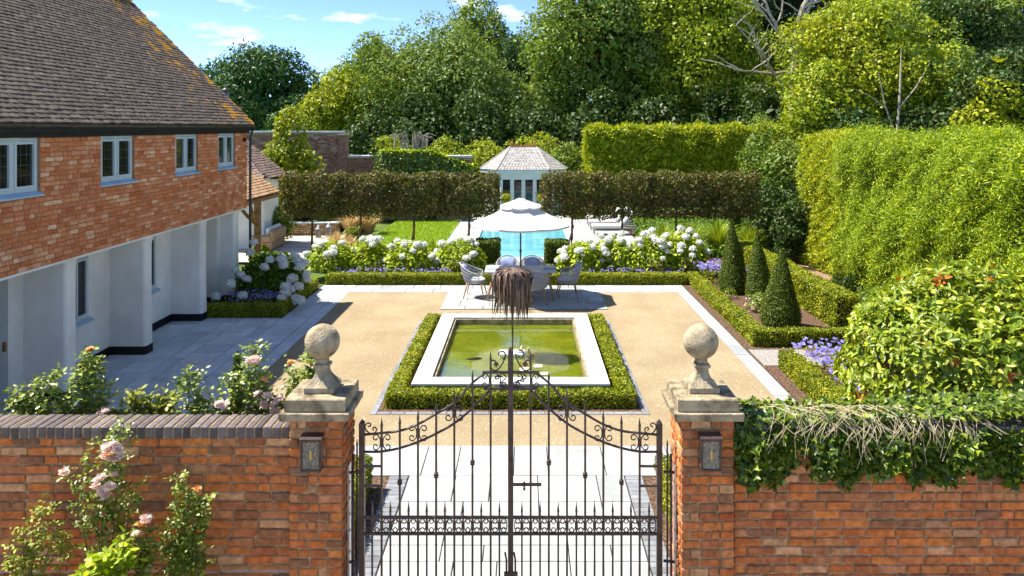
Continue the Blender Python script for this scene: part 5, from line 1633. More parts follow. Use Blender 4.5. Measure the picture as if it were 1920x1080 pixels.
# ------------------------------------------------------------------ summerhouse
GX, GYF = -.1, 38.3
sh = thing('summerhouse', (GX, GYF+1.7, 0), 'pale green summerhouse with a hipped shingle roof beyond the pool', 'summerhouse')
plan = [(-1.35, 0), (1.35, 0), (2.3, 1.0), (2.3, 2.4), (1.35, 3.4), (-1.35, 3.4), (-2.3, 2.4), (-2.3, 1.0)]
def inset(pl, d):
    c = np.array([0, 1.7]); return [tuple(c + (np.array(p)-c)*(1-d/np.linalg.norm(np.array(p)-c)*1.0)) for p in pl]
sage = mat('sage_paint', lin(196,206,200), lin(212,220,214), scale=3, rough=.6)
wallp = inset(plan, .3)
Wp = lambda p: (GX+p[0], GYF+p[1])
MB().prism([Wp(p) for p in wallp], 0, .45).build('base_wall', sage, sh)
MB().prism([Wp(p) for p in wallp], 1.86, 2.12).build('frieze', sage, sh)
MB().prism([Wp(p) for p in inset(plan, .04)], 2.12, 2.28).build('eaves_board', sage, sh)
MB().prism([Wp(p) for p in inset(plan, .7)], .45, 1.86).build('room', mat('room_dark', lin(112,104,88), lin(140,130,110), scale=2, rough=.9), sh)
for i in range(8):
    p, q = np.array(wallp[i]), np.array(wallp[(i+1) % 8]); d = (q-p)/np.linalg.norm(q-p); n_ = np.array([d[1], -d[0]]); L_ = np.linalg.norm(q-p)
    k = 4 if i in (0, 4) else 2
    pan = []
    def bar(a0, a1, z0, z1, t0_, t1_, name, m, par):
        pts = [p+d*a0+n_*t0_, p+d*a1+n_*t0_, p+d*a1+n_*t1_, p+d*a0+n_*t1_]
        return MB().prism([Wp(v) for v in pts], z0, z1).build(name, m, par)
    for j in range(k+1):
        a = L_*j/k
        bar(max(0, a-.05), min(L_, a+.05), .45, 1.86, -.1, .0, 'post', sage, sh)
    for j in range(k):
        a, c = L_*j/k+.05, L_*(j+1)/k-.05
        w_ = bar(a, c, .45, .58, -.07, -.02, 'window', sage, sh)
        bar(a, c, 1.78, 1.86, -.07, -.02, 'window_head', sage, w_)
        bar(a, a+.05, .58, 1.78, -.07, -.02, 'window_stile', sage, w_)
        bar(c-.05, c, .58, 1.78, -.07, -.02, 'window_stile', sage, w_)
        bar(a+.05, c-.05, .58, 1.78, -.05, -.045, 'pane', glass_m, w_)
        if i in (0, 1, 7):
            for g_ in range(1, 4):
                u = a+.05+(c-a-.1)*g_/4; bar(u-.006, u+.006, .58, 1.78, -.0445, -.04, 'glazing_bar', lead_m, w_)
            for g_ in range(1, 7):
                z = .58+1.2*g_/7; bar(a+.05, c-.05, z-.005, z+.005, -.0443, -.041, 'glazing_bar', lead_m, w_)
shing = mat('shingles', (.8, .8, .8), (1.15, 1.1, 1.05), scale=8, rough=.9, bump=.4, bscale=40, rnd=[lin(160,158,156), lin(178,176,172), lin(148,144,142), lin(188,186,182), lin(160,150,140)])
ridge = [np.array([-.68, 1.7]), np.array([.68, 1.7])]
ze, zr = 2.29, 3.46
core = MB(); rows = MB()
for i in range(8):
    p, q = np.array(plan[i]), np.array(plan[(i+1) % 8])
    if i in (0, 4): r0, r1 = (ridge[0], ridge[1]) if i == 0 else (ridge[1], ridge[0])
    elif i in (1, 2, 3): r0 = r1 = ridge[1]
    else: r0 = r1 = ridge[0]
    P3 = lambda v, z: np.array([GX+v[0], GYF+v[1], z])
    A, B, C, D = P3(p, ze), P3(q, ze), P3(r1, zr), P3(r0, zr)
    core.add([A, B, C, D] if i in (0, 4) else [A, B, C], [(0, 1, 2, 3)] if i in (0, 4) else [(0, 1, 2)])
    nn = np.cross(B-A, C-A); nn /= np.linalg.norm(nn)
    if nn[2] < 0: nn = -nn
    nrw = 15
    for k in range(nrw):
        t0_, t1_ = k/nrw, (k+1.25)/nrw; t1_ = min(1, t1_)
        a0, b0 = A+(D-A)*t0_, B+(C-B)*t0_; a1, b1 = A+(D-A)*t1_, B+(C-B)*t1_
        w_ = np.linalg.norm(b0-a0); ns_ = max(1, int(w_/.16))
        for s in range(ns_):
            u0, u1 = s/ns_+.004, (s+1)/ns_-.004
            if u1 <= u0: continue
            h = .022 + R.uniform(-.004, .004)
            q0, q1, q2, q3 = a0+(b0-a0)*u0+nn*h, a0+(b0-a0)*u1+nn*h, a1+(b1-a1)*u1+nn*.006, a1+(b1-a1)*u0+nn*.006
            rows.add([q0, q1, q2, q3, q0-nn*.018, q1-nn*.018], [(0, 1, 2, 3), (4, 5, 1, 0)])
rfs = core.build('roof', core_m if False else mat('roof_felt', lin(60,56,54), rough=.9), sh)
rows.build('shingle_rows', shing, rfs)['kind'] = 'stuff'
for i in range(8):
    r_ = ridge[1] if i in (1, 2, 3, 4) else ridge[0]
    p = plan[i]
    MB().tube([(GX+p[0], GYF+p[1], ze+.03), (GX+r_[0], GYF+r_[1], zr+.02)], .035, 6).build('hip_tile', shing, rfs)
terra = mat('terracotta', lin(186,108,66), lin(206,130,84), scale=10, rough=.8)
MB().box(GX-.72, GX+.72, GYF+1.63, GYF+1.77, zr-.01, zr+.06).build('ridge_tile', terra, rfs)
for s in (-.6, .6):
    MB().lathe((GX+s, GYF+1.7, zr+.062), [(.05, 0), (.03, .04), (.07, .1), (.06, .16), (.02, .22), (.005, .27)], 12).build('finial', terra, rfs, True)
for px, lab in ((949, 'yellow lollipop ball in a pot left of the summerhouse doors'), (1016, 'yellow lollipop ball in a pot right of the summerhouse doors')):
    c = at(px, 371.5, 37.9)
    t = topiary_ball(lab, c, .22, leafmat('yellow_leaf', [lin(144,152,20), lin(166,168,28), lin(128,140,20)]), 'lollipop balls by the summerhouse', True, 'lollipop_topiary', 1300)
    MB().lathe((c[0], c[1], 0), [(.13, 0), (.18, .28), (.19, .3), (.16, .31), (.15, .27)], 14).build('pot', frame_w, t)

# ------------------------------------------------------------------ deck, stone wall, sofas, lanterns
deck = sheet('deck', -13.0, -6.35, 24.9, 31.0, -.03, joint_m, .04, 'pale timber deck left of the lawn')
me = None
for i in range(43):
    o = None
    if me is None:
        q = MB().cbox(-3.32, 3.32, -.068, .068, -.025, 0, .004).build('board_pattern', deck_m); me = q.data; bpy.data.objects.remove(q)
    place('deck_board', me, (-9.675, 24.98+.1415*i, .0), deck)
lw = thing('stone_wall', (-9.3, 31.2, 0), 'low honey coloured stone wall with a pale cap behind the deck', 'wall')
MB().box(-10.9, -7.75, 31.06, 31.3, 0, .48).build('wall_core', mortar, lw)
stn = mat('honey_stone', (.8, .8, .8), (1.15, 1.12, 1.08), scale=12, rough=.95, bump=.5, bscale=40, rnd=[lin(176,150,112), lin(156,130,96), lin(196,172,136), lin(140,116,88), lin(186,164,130)])
z = .01
for k in range(6):
    hgt = .075; x = -10.9
    while x < -7.76:
        l = min(R.uniform(.14, .4), -7.75-x)
        MB().cbox(x+.006, x+l-.006, 31.0+R.uniform(-.012, .012), 31.1, z+.005, z+hgt-.005, .012).build('stone', stn, lw)
        x += l
    z += hgt+.002
for i in range(5):
    MB().cbox(-10.95+.65*i, -10.95+.65*(i+1)-.006, 30.95, 31.36, .48, .54, .01).build('cap_stone', slab_m, lw)
rattan = mat('rattan', lin(136,112,84), lin(184,160,128), c3=lin(160,136,106), scale=34, detail=3, rough=.85, bump=.8, bscale=70)
def sofa(label, x, y, rz, ln):
    s = thing('rattan_sofa', (0, 0, 0), label, 'sofa', 'rattan sofas on the deck')
    MB().cbox(-ln/2, ln/2, -.4, .4, .04, .34, .03).build('base', rattan, s)
    MB().cbox(-ln/2, ln/2, .3, .45, .34, .74, .04).build('backrest', rattan, s)
    for sx in (-1, 1):
        MB().cbox(sx*ln/2-.07, sx*ln/2+.07, -.38, .36, .345, .58, .04).build('arm', rattan, s)
    n = max(1, round(ln/.7))
    for i in range(n):
        a = -ln/2+.08+(ln-.16)*i/n; c = -ln/2+.08+(ln-.16)*(i+1)/n
        MB().cbox(a+.006, c-.006, -.4, .2, .345, .47, .04).build('seat_cushion', lounge_m, s)
        MB().cbox(a+.01, c-.01, .14, .3, .475, .84, .05).build('back_cushion', lounge_m, s)
    s.location = (x, y, .005); s.rotation_euler = (0, 0, rad(rz))
sofa('long rattan sofa with white cushions, its side to the porch post', -9.55, 27.7, -90, 1.5)
sofa('rattan sofa with white cushions further back on the deck', -10.9, 29.2, 0, 1.5)
def lantern(label, p, h):
    l = thing('metal_lantern', p, label, 'lantern', 'metal lanterns on the deck')
    x, y, z = p; w_ = h*.17
    MB().box(x-w_, x+w_, y-w_, y+w_, z, z+.03).build('base', steel, l)
    for sx in (-1, 1):
        for sy in (-1, 1):
            MB().box(x+sx*w_*.9-.008, x+sx*w_*.9+.008, y+sy*w_*.9-.008, y+sy*w_*.9+.008, z+.03, z+h*.62).build('corner_bar', steel, l)
    MB().box(x-w_*.85, x+w_*.85, y-w_*.85, y+w_*.85, z+.031, z+h*.61).build('pane', lamp_glass, l)
    MB().lathe((x, y, z), [(w_*1.25, h*.62), (w_*1.2, h*.66), (w_*.5, h*.82), (w_*.45, h*.88), (w_*.15, h*.92)], 4 if False else 10).build('hood', steel, l)
    MB().tube([(x-w_*.3, y, z+h*.9), (x-w_*.2, y, z+h), (x+w_*.2, y, z+h), (x+w_*.3, y, z+h*.9)], .006, 5).build('handle', steel, l)
lantern('tall metal lantern on the deck nearer the tree trunk', (-8.4, 30.3, .005), .55)
lantern('tall metal lantern on the deck beside the grasses', (-8.05, 30.6, .005), .62)
# ------------------------------------------------------------------ porch and wing beyond the house
porch = thing('oak_porch', (-8.5, 23.8, 0), 'oak framed porch with a tiled lean-to roof beyond the house', 'porch')
MB().cbox(-8.62, -8.44, 23.7, 23.88, 0, 2.2, .012).build('post', oak, porch)
MB().cbox(-8.62, -8.44, 20.2, 20.38, 0, 2.2, .012).build('post', oak, porch)
MB().cbox(-8.61, -8.45, 19.9, 25.2, 2.2, 2.34, .01).build('beam', oak, porch)
MB().tube([(-8.55, 23.8, 1.35), (-8.9, 23.8, 1.7), (-9.4, 23.8, 2.3)], .055, 6).build('brace', oak, porch)
MB().tube([(-8.53, 23.7, 1.35), (-8.53, 23.4, 1.7), (-8.53, 23.05, 2.2)], .055, 6).build('brace', oak, porch)
pe_ = np.array([-8.25, 19.8, 2.33]); pt_ = np.array([-10.4, 19.8, 3.7]); u_ = (pt_-pe_); sl2 = np.linalg.norm(u_); u_ /= sl2; n2 = np.cross(np.array([0, 1., 0]), u_)
if n2[2] < 0: n2 = -n2
prf = MB().prism([(-8.27, 2.26), (-10.4, 3.63), (-10.4, 3.53), (-8.27, 2.16)], 19.8, 25.2, 'y').build('lean_to_roof', oak, porch)
tile_b = mat('tan_tiles', (.7, .68, .66), (1.2, 1.15, 1.1), scale=14, detail=8, rough=.9, bump=.4, bscale=60, rnd=[lin(168,134,100), lin(186,152,116), lin(150,118,88), lin(196,166,130), lin(140,108,80)])
lay_tiles(prf, tile_rows(pe_ - n2*.02, np.array([0, 1., 0]), u_, n2, 5.4, sl2, .13, .19), tile_b, 200, 'porch_tile', 'porch_tile_rows')
tile_w = mat('wing_tiles', (.7, .68, .66), (1.2, 1.15, 1.1), scale=14, detail=8, rough=.9, bump=.4, bscale=60, rnd=[lin(124,106,96), lin(146,124,112), lin(104,90,86), lin(160,136,122)])
wing = thing('white_wing', (-11.5, 30, 0), 'white rendered wing with a tiled roof behind the porch', 'building')
MB().box(-16, -9.65, 27.6, 29.2, 0, 2.6).build('wall', white_wall, wing)
we = np.array([-9.4, 27.3, 2.6]); wt = np.array([-11.6, 27.3, 4.45]); u_ = wt-we; sl3 = np.linalg.norm(u_); u_ /= sl3; n3 = np.cross(np.array([0, 1., 0]), u_)
if n3[2] < 0: n3 = -n3
wr_ = MB().prism([(-9.42, 2.52), (-11.6, 4.36), (-16, 4.36), (-16, 2.52)], 28.3, 29.3, 'y').build('roof', fascia_m, wing)
lay_tiles(wr_, tile_rows(we - n3*.0, np.array([0, 1., 0]), u_, n3, 2.1, sl3, .13, .19, stop=lambda p: p[1] < 27.1+(-9.4-p[0])), tile_w, 0, 'roof_tile', 'tile_rows')
# near slope of the wing roof
ws_ = np.array([-13.5, 27.05, 2.6]); we2 = np.array([0, 2.2, 1.85]); u4 = we2/np.linalg.norm(we2); n4 = np.cross(np.array([1., 0, 0]), u4)
if n4[2] < 0: n4 = -n4
lay_tiles(wr_, tile_rows(ws_, np.array([1., 0, 0]), u4, n4, 4.1, 2.8, .13, .19, stop=lambda p: p[0] > -9.4-(p[1]-27.05)), tile_w, 0, 'roof_tile', 'tile_rows')
MB().add([(-9.4, 27.05, 2.56), (-16, 27.05, 2.56), (-16, 29.25, 4.4), (-11.6, 29.25, 4.4)], [(0, 1, 2, 3)]).build('roof_deck', fascia_m, wr_)
fl = at(424, 172, 30.0)
flue = thing('flue_pipe', (fl[0], 30.0, 4.3), 'steel flue pipe with a cowl behind the mossy roof edge', 'flue')
MB().tube([(fl[0], 30, 4.0), (fl[0], 30, fl[2])], .1, 14).build('pipe', steel, flue, True)
MB().lathe((fl[0], 30, fl[2]), [(.12, .0), (.19, .04), (.19, .07), (.06, .16)], 14).build('cowl', iron, flue, True)

# ------------------------------------------------------------------ far garden walls
def far_wall(label, x0, x1, y, z, th=.35, pierx=None, cap=.1):
    w_ = thing('brick_wall', ((x0+x1)/2, y, 0), label, 'wall')
    MB().box(x0, x1, y, y+th, 0, z).build('wall_core', mortar, w_)
    b = MB()
    zz = 1.2
    k = 0
    while zz < z-.08:
        x = x0 + (.11 if k % 2 else 0)
        while x < x1-.05:
            l = min(.215, x1-x-.005)
            b.box(x+.005, x+l-.005, y-.012-R.uniform(0, .006), y, zz+.005, zz+.07); x += .226
        zz += .077; k += 1
    b.build('brickwork', far_bricks, w_)['kind'] = 'stuff'
    n = int((x1-x0)/.6)+1
    for i in range(n):
        a = x0-.03+(x1-x0+.06)*i/n; c = x0-.03+(x1-x0+.06)*(i+1)/n
        MB().cbox(a, c-.008, y-.06, y+th+.06, z+.002, z+cap, .012).build('coping_stone', slab_m, w_)
    if pierx is not None:
        MB().box(pierx-.2, pierx+.2, y-.1, y+th+.03, 0, z-.12).build('end_pier', far_brick, w_)
        MB().cbox(pierx-.25, pierx+.25, y-.15, y+th+.08, z-.118, z-.03, .015).build('pier_cap', stone, w_)
far_bricks = mat('far_bricks', (.75, .72, .7), (1.15, 1.12, 1.1), scale=10, rough=.95, bump=.3, bscale=30, rnd=[lin(136,92,76), lin(158,112,94), lin(120,84,72), lin(176,136,116), lin(146,98,80), lin(190,160,140), lin(110,80,70)])
far_wall('tall old brick garden wall behind the yellow magnolia', -13.5, -8.75, 36.0, 4.2, pierx=-8.8)
far_wall('lower old brick garden wall partly covered with ivy', -8.6, -2.6, 36.2, 3.02)
iv = thing('ivy', (-5.2, 36, 0), 'dark ivy covering the lower far brick wall', 'ivy')
n = 9000
x = rng.uniform(-7.4, -2.5, n); zt = 3.25 - np.clip((x+4.6)*.35, 0, .7)
z = zt*(.25+.75*rng.random(n))
keep = rng.random(n) < np.clip((x+7.6)/1.4, .08, 1)
P = np.stack([x, 36.1-.25*rng.random(n), z], 1)[keep]
leaves('foliage', P, np.tile((0, -1., .4), (len(P), 1)), .14, .11, ivy_leaf, iv, jn=.5, droop=.6)
P = np.stack([rng.uniform(-7.0, -2.5, 2500), 36.1+rng.uniform(-.2, .5, 2500), np.zeros(2500)], 1); P[:, 2] = 3.25 - np.clip((P[:, 0]+4.6)*.35, 0, .7) + .12*rng.random(2500)
leaves('top_growth', P, np.tile((0, 0, 1.), (len(P), 1)), .14, .1, conifer_leaf, iv, jn=.5)

# ------------------------------------------------------------------ trees
def crown_points(c, r, nl, lr, per, seed, low=-.55, flat=1.0, shell=.62, back=.45):
    """leaf places on many overlapping leafy lobes spread over an ellipsoid"""
    q = np.random.default_rng(seed)
    d = unit(q.normal(size=(nl*3, 3)))
    d = d[(d[:, 2] > low)]
    d = d[(d[:, 1] < back) | (q.random(len(d)) < .25)][:nl]
    rr = shell + (1.03-shell)*q.random(len(d))**.6
    C = np.asarray(c) + d*np.asarray(r)*rr[:, None]
    R_ = lr*(.6+.75*q.random(len(d)))
    out_ = q.random(len(d)) < .2                      # sprays that break the outline
    C = np.where(out_[:, None], C + d*lr*(.5+.5*q.random((len(d), 1))), C); R_ = np.where(out_, R_*.5, R_)
    P, N, G = [], [], []
    for i in range(len(d)):
        k = int(per*(R_[i]/lr)**2)
        e = unit(q.normal(size=(k, 3)) + .55*d[i] + np.array([0, -.15, .35]))
        s = (.72+.36*q.random(k))[:, None]
        P.append(C[i] + e*R_[i]*s*np.array([1, 1, flat])); N.append(unit(e + .3*d[i])); G.append(np.full(k, q.random()))
    return np.concatenate(P), np.concatenate(N), C, np.concatenate(G)
def tree(name, label, x, y, z_top, rx, rz, m, seed, nl=70, lr=None, per=230, L=.24, W=.13, z_c=None, group='trees behind the garden', trunk=.28, jn=.8, flat=1.0, droop=.25, low=-.6, bark=None, ry=None, shell=.62, cat='tree', mixm=None):
    t = thing(name, (x, y, 0), label, cat, group)
    zc = z_c if z_c is not None else z_top - rz
    lr = (lr or rx*.3)*1.12; nl = int(nl*.85); per = int(per*.84)
    P, N, C, G = crown_points((x, y, zc), (max(.3*rx, rx-.75*lr), max(.3*rx, (ry or rx*.9)-.75*lr), rz-.75*lr), nl, lr, per, seed, low, flat, shell)
    q_ = np.random.default_rng(seed+900); ni = int(len(P)*.16)
    di = unit(q_.normal(size=(ni, 3))); Pi = np.array((x, y, zc)) + di*np.array((rx, ry or rx*.9, rz))*(.45+.38*q_.random((ni, 1)))
    if cat == 'tree' and rx > 1.5:                 # side boughs that break the round outline
        rr_ = random.Random(seed*7+3)
        for k in range(4):
            sd = (-1, 1)[k % 2]; sx_, sz_ = rx*rr_.uniform(.26, .42), rz*rr_.uniform(.2, .36)
            c2 = (x + sd*rx*rr_.uniform(.45, .85), y - rx*rr_.uniform(0, .5), zc + rz*rr_.uniform(-.6, .4))
            P2, N2, C2, G2 = crown_points(c2, (sx_, sx_, sz_), max(8, int(nl*.24)), lr*.8, int(per*.64), seed*11+k, low, flat, shell)
            P, N, C, G = np.concatenate([P, P2]), np.concatenate([N, N2]), np.concatenate([C, C2]), np.concatenate([G, G2])
    ok = P[:, 2] > .15
    P, N, G = P[ok], N[ok], G[ok]
    oki = Pi[:, 2] > .3
    leaves('inner_leaves', Pi[oki], di[oki], L*2.3, W*2.6, m, t, jn=.9, rnd=.3*rng.random(int(oki.sum())))  # low palette numbers keep these darker, painting shade into the crown gaps
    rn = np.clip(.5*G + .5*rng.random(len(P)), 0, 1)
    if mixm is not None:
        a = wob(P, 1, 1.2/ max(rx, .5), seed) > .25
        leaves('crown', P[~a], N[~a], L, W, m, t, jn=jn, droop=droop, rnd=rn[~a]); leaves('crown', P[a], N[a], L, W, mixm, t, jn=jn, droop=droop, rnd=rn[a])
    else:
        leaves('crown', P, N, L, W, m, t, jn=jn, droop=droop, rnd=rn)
    b = MB()
    b.tube([(x, y, 0), (x+.1, y, zc*.5), (x, y, zc+rz*.4)], [trunk, trunk*.8, trunk*.3], 8)
    for i in range(0, len(C), 3):
        s = np.array([x, y, max(.5, min(zc, C[i][2]-1))]); e = C[i]
        b.tube([s, s*.5+e*.5+np.array([R.uniform(-.3, .3), 0, .2]), e], [trunk*.32, trunk*.2, .03], 5)
    b.build('trunk', bark or bark_m, t)
    return t
g1 = leafmat('ash_leaves', [lin(76,100,40), lin(104,126,52), lin(90,114,44), lin(132,146,72), lin(66,90,38)], trans=.35)
g2 = leafmat('lime_leaves', [lin(108,126,32), lin(136,150,40), lin(122,140,38), lin(152,160,52)], trans=.35)
g3 = leafmat('deep_leaves', [lin(44,66,30), lin(60,82,36), lin(52,74,34), lin(74,94,44)], trans=.25)
g4 = leafmat('cedar_leaves', [lin(46,76,44), lin(66,98,54), lin(56,86,48), lin(86,116,66)], trans=.2)
g5 = leafmat('yellow_leaves', [lin(122,136,28), lin(148,154,36), lin(106,124,30), lin(164,164,48)], trans=.35)
g6 = leafmat('willow_leaves', [lin(84,108,56), lin(110,132,76), lin(96,120,64), lin(132,148,96), lin(74,100,50)], trans=.35)
g7 = leafmat('dark_conifer', [lin(44,60,30), lin(62,78,38), lin(52,68,34), lin(76,90,46)], trans=.2)
X = lambda px, y: (px-985)*y/1400
Z = lambda py, y: 4.5-(py-238)*y/1400
tree('cypress_tree', 'dense dark blue green cypress tree behind the roof', X(490, 56), 56, Z(78, 56), 4.2, 5.2, g4, 1, 95, 1.15, 210, .34, .13, flat=.75, droop=.5)
tree('golden_tree', 'yellow green tree between the dark cypress and the willow', X(655, 50), 50, Z(122, 50), 2.1, 4.2, g5, 2, 60, .85, 190, .24, .15, mixm=g2)
tree('green_tree', 'lower green tree in the gap above the tall brick wall', X(606, 60), 60, Z(128, 60), 1.8, 4.3, g2, 31, 45, .9, 170, .26, .15)
tree('willow_tree', 'broad grey green willow tree left of the summerhouse roof', X(820, 51), 51, Z(42, 51), 5.0, 6.0, g6, 3, 120, 1.3, 240, .28, .11, mixm=g1, droop=.6)
tree('ash_tree', 'tall green tree rising behind the willow', X(885, 58), 58, Z(10, 58), 3.9, 5.6, g1, 4, 80, 1.2, 200, .28, .17)
tree('pine_tree', 'blue green pine between the willow and the tall ash', X(965, 55), 55, Z(45, 55), 1.8, 5.5, g4, 5, 50, .75, 200, .3, .06, flat=.7)
tree('ash_tree', 'very tall pale green ash tree above the summerhouse', X(1120, 50), 50, Z(-110, 50), 5.0, 8.8, g1, 6, 150, 1.35, 230, .27, .16, mixm=g6)
tree('ash_tree', 'tall yellowish ash tree above the golden hedge', X(1310, 49), 49, Z(-110, 49), 3.9, 8.4, g2, 7, 110, 1.15, 220, .26, .16, mixm=g1)
tree('ash_tree', 'sunlit yellow green ash tree with pale forked stems on the right', X(1630, 40), 40, Z(-10, 40), 4.4, 4.6, g2, 8, 100, 1.0, 210, .22, .13, mixm=g5, shell=.55)
tree('ivy_clad_tree', 'yellow green ivy clad tree at the right edge', X(1885, 35), 35, Z(70, 35), 2.9, 4.4, g5, 9, 70, .75, 200, .2, .13, mixm=g3)
tree('green_tree', 'green tree leaning in over the tall hedge', X(1540, 44), 44, Z(40, 44), 2.4, 5.2, g1, 10, 60, .85, 190, .24, .15, mixm=g2)
tree('green_tree', 'green leafy tree between the sunlit ash and the ivy clad tree', X(1775, 45), 45, Z(-60, 45), 3.2, 6.4, g1, 11, 75, 1.0, 190, .24, .14, mixm=g3)
tree('green_tree', 'green leafy tree beside the bare pale branches', X(1430, 54), 54, Z(60, 54), 2.8, 5.0, g1, 12, 60, .95, 180, .26, .15, mixm=g3)
tree('ash_tree', 'lower yellow green ash leaning right of the pale forked stems', X(1735, 41), 41, Z(75, 41), 2.7, 3.6, g2, 14, 60, .85, 190, .22, .13, mixm=g1)
tree('ash_tree', 'lower yellow green ash beside the gap of the hedges', X(1545, 38), 38, Z(110, 38), 2.0, 3.2, g2, 15, 50, .75, 180, .2, .12, mixm=g1)
# darker trees standing behind
back = [(700, 68, 66, 3.0, 'dark flat branched cedar behind the yellow green tree', g3, .55), (760, 74, 90, 3.6, 'dark tree behind the left of the willow', g3, 1), (1000, 66, 50, 3.4, 'dark tree in the gap beside the pine', g3, 1), (1210, 64, -150, 5.4, 'dark tree behind the two tall ashes', g3, 1), (1400, 62, -150, 5.2, 'dark conifer behind the bare pale branches', g7, .7),
        (1500, 66, -190, 5.4, 'tall dark conifer behind the sunlit ash, left', g7, .7), (1640, 62, -170, 5.0, 'tall dark conifer behind the sunlit ash, right', g7, .7), (1780, 54, -170, 4.2, 'dark conifer beside the ivy clad tree', g7, .7), (1930, 52, -150, 4.4, 'dark conifer at the far right edge', g7, .7), (2080, 50, -120, 4.6, 'dark tree past the right edge', g7, .7)]
for i, (px, y, py, r, lab, m, fl_) in enumerate(back):
    if px > 2000: continue
    zt = Z(py, y); rz = (zt-1.0)/2
    tree('conifer_tree' if m is g7 else 'dark_tree', lab, X(px, y), y, zt, r, rz, m, 40+i, 90, r*.3, 128, .42, .22, z_c=zt-rz, flat=fl_, low=-1, shell=.5)
# lower evergreens that close the view under the crowns
low = [(560, 52, 190, 2.6, 'dark shrub under the cypress', g4), (690, 47, 205, 2.3, 'dark evergreen shrub above the end of the tall wall', g3), (790, 46, 175, 2.6, 'dark laurel under the willow', g3), (900, 46, 180, 2.6, 'dark laurel left of the summerhouse ridge', g3), (1010, 46, 180, 2.4, 'dark laurel behind the summerhouse ridge', g3), (1120, 45, 170, 2.4, 'dark laurel behind the golden hedge, left', g3), (1230, 45, 170, 2.4, 'dark laurel behind the golden hedge, middle', g3), (1350, 45, 160, 2.4, 'dark laurel behind the golden hedge, right', g3), (1440, 43, 150, 2.2, 'dark laurel behind the gap of the hedges', g3), (1740, 36, 190, 1.8, 'dark laurel above the tall hedge, left of the ivy clad tree', g3), (1600, 36, 200, 1.8, 'dark laurel above the tall hedge under the sunlit ash', g3)]
for i, (px, y, py, r, lab, m) in enumerate(low):
    zt = Z(py, y); rz = zt*.55
    tree('evergreen_shrub', lab, X(px, y), y, zt, r, rz, m, 70+i, 45, r*.36, 150, .24, .14, z_c=zt-rz, group='evergreens under the trees', trunk=.12, low=-1, cat='shrub')
# light shrubs behind the summerhouse and beside the hedges
shr = [(740, 40.5, 255, 1.5, 'lime green shrub behind the ivy wall', g2), (840, 42, 262, 1.7, 'pale green bushy shrub left of the summerhouse', g2), (920, 42.5, 258, 1.6, 'pale green bushy shrub touching the summerhouse roof on the left', g2), (1010, 43, 250, 1.6, 'light shrub behind the summerhouse finials', g2), (1065, 41.5, 258, 1.4, 'light green shrub right of the summerhouse roof', g1),
       (1425, 27.5, 215, 1.0, 'tall mixed green shrub in the gap between the hedges', g1), (1470, 26.5, 255, .95, 'green shrub beside the end of the tall hedge', g1), (1448, 26.0, 335, 1.0, 'dark leafy shrub at the end of the right beech row', g3), (1490, 24.9, 360, .7, 'dark leafy shrub at the foot of the tall hedge end', g3), (1400, 29, 330, .9, 'dark shrub behind the last beech of the right row', g3),
       (560, 34, 300, 1.0, 'dark green shrub before the tall brick wall', g3), (515, 29.0, 385, .75, 'green shrub against the white wing wall', g1), (640, 33.0, 378, .9, 'yellow green shrub behind the stone wall', g2), (720, 36.8, 375, .9, 'low green shrub beyond the lawn', g1), (800, 36.8, 385, .9, 'low green shrub beyond the lawn beside the terrace', g3), (1600, 20.5, 520, .55, 'ivy green shrub at the foot of the tall hedge', g3), (1660, 17.5, 545, .6, 'leafy shrub at the foot of the tall hedge behind the glossy shrub', g1)]
for i, (px, y, py, r, lab, m) in enumerate(shr):
    zt = Z(py, y); rz = zt*.55
    tree('leafy_shrub', lab, X(px, y), y, zt, r, rz, m, 120+i, 42, r*.4, 150, .16 if y > 32 else .1, .09 if y > 32 else .06, z_c=zt-rz, group='shrubs around the garden', trunk=.06, low=-1, cat='shrub')
# yellow leaved magnolia before the tall wall
mg = at(548, 330, 32.5)
tree('magnolia_tree', 'yellow green magnolia with a narrow top before the tall brick wall', mg[0], 32.5, 3.6, 1.35, 1.6, g5, 200, 50, .5, 130, .17, .09, group='magnolia', trunk=.06, z_c=2.4, mixm=leafmat('magnolia_green', [lin(96,116,36), lin(126,138,44), lin(150,148,48)]))
mt = bpy.data.objects['magnolia_tree']
P, N, C_, G = crown_points((mg[0]-.05, 32.5, 4.25), (.5, .5, .75), 26, .28, 70, 77)
leaves('crown_top', P, N, .17, .09, g5, mt)
# bare pale branched tree
bt = thing('bare_tree', (X(1490, 42), 42, 0), 'bare pale branched dead tree standing before the dark conifers', 'tree')
b = MB()
def branch(p, d, l, r, depth):
    pts = [p]; q = np.array(p, float); dd = np.array(d, float)
    for i in range(6):
        dd = dd + np.array([R.uniform(-.28, .28), R.uniform(-.12, .12), R.uniform(-.16, .2)]); dd /= np.linalg.norm(dd)
        q = q + dd*l/6; pts.append(q.copy())
    b.tube(pts, np.linspace(r, r*.45, 7), 6)
    if depth:
        for k in (2, 3, 4, 5, 6):
            if R.random() < .75:
                s = R.choice((-1, 1)); nd = dd*.5 + np.array([s*R.uniform(.5, 1.0), R.uniform(-.3, .2), R.uniform(-.1, .6)])
                branch(pts[k], nd/np.linalg.norm(nd), l*R.uniform(.45, .7), r*.5, depth-1)
bx = X(1490, 42)
b.tube([(bx, 42, 0), (bx-.1, 42, 6), (bx+.1, 42, 9.5)], [.3, .24, .2], 8)
branch((bx+.1, 42, 9.3), (.1, 0, 1), 4.2, .17, 2)
branch((bx, 42, 8.6), (-.8, 0, .75), 4.0, .13, 2)
branch((bx, 42, 7.6), (-1, -.1, .15), 3.8, .1, 1)
branch((bx-.1, 42, 6.4), (-.9, -.2, .3), 3.4, .1, 2)
branch((bx+.05, 42, 9.2), (.6, 0, 1), 3.2, .11, 1)
b.build('branches', pale_bark, bt)
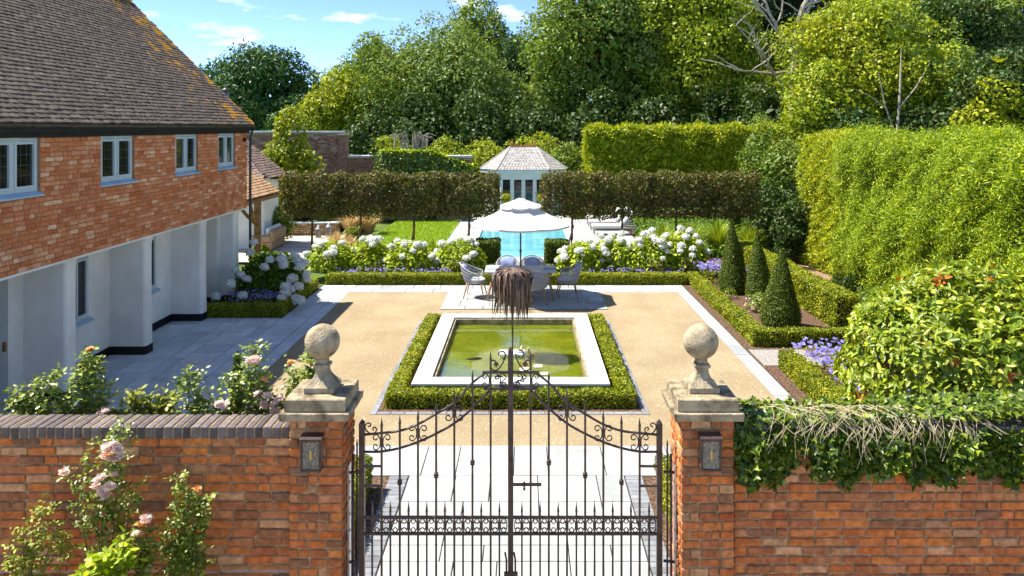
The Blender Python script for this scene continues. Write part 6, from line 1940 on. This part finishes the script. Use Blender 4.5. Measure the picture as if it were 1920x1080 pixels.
# pale stems in front of the sunlit ash
ps = thing('birch_sapling', (X(1685, 36), 36, 0), 'slender pale forked sapling stem before the sunlit ash', 'tree')
b = MB(); sx_ = X(1682, 36)
b.tube([(sx_, 36, 0), (sx_, 36, 4), (sx_+.15, 36, 6.5), (sx_+.2, 36, 8.3)], [.08, .07, .05, .015], 6)
b.tube([(sx_, 36, 3.9), (sx_-.6, 36, 5.6), (sx_-.9, 36, 7.2)], [.05, .035, .012], 6)
b.tube([(sx_+.1, 36, 5.4), (sx_+.9, 36, 6.4), (sx_+1.6, 36, 7.6)], [.04, .03, .01], 6)
b.tube([(sx_-.55, 36, 5.4), (sx_-1.3, 36, 6.0), (sx_-2.0, 36, 6.3)], [.03, .02, .008], 6)
b.build('stems', pale_bark, ps)
# cut stumps showing on top of the tall hedge
b = MB()
st_ = thing('cut_branches', (9.9, 15, 4.15), 'grey cut branch ends showing along the top of the tall hedge', 'branches')
for i in range(34):
    y = R.uniform(12.6, 17.5); x = R.uniform(9.9, 10.25)
    b.tube([(x, y, 3.9), (x+R.uniform(-.1, .1), y+R.uniform(-.15, .15), 4.17+R.random()*.16)], .03+.02*R.random(), 6)
b.build('stubs', pale_bark, st_)
# dead twigs and old posts left of the summerhouse
dd_ = thing('dead_shrub', (X(775, 39.5), 39.5, 0), 'grey dead twiggy shrub with old posts above the ivy wall', 'shrub')
b = MB(); x0 = X(775, 39.5)
for s in (-1.0, .1, .7):
    b.tube([(x0+s, 39.5, 0), (x0+s+.02, 39.5, 4.15)], .06, 6)
for i in range(26):
    a = R.uniform(-1, 1)
    b.tube([(x0+a*.5, 39.4, 3.2), (x0+a*.9, 39.3, 3.9+R.random()*.4), (x0+a*1.5+R.uniform(-.3, .3), 39.2, 3.7+R.random()*.4)], [.03, .02, .008], 4)
b.build('twigs', pale_bark, dd_)

# leafy ground cover in the bed beyond the pool terrace
n = 15000
P = np.stack([rng.uniform(4.55, 9.6, n), rng.uniform(25.2, 37, n), np.zeros(n)], 1)
P[:, 2] = np.clip(.25 + wob(P, .28, 1.6, 5), .02, .8)*rng.random(n)**.5
gc = leaves('ground_cover', P, np.tile((0, -.2, 1.), (n, 1)), .14, .07, hyd_leaf_b, None, jn=.6)
tag(gc, 'mixed green ground cover in the bed beyond the pool terrace', 'ground cover', kind='stuff')
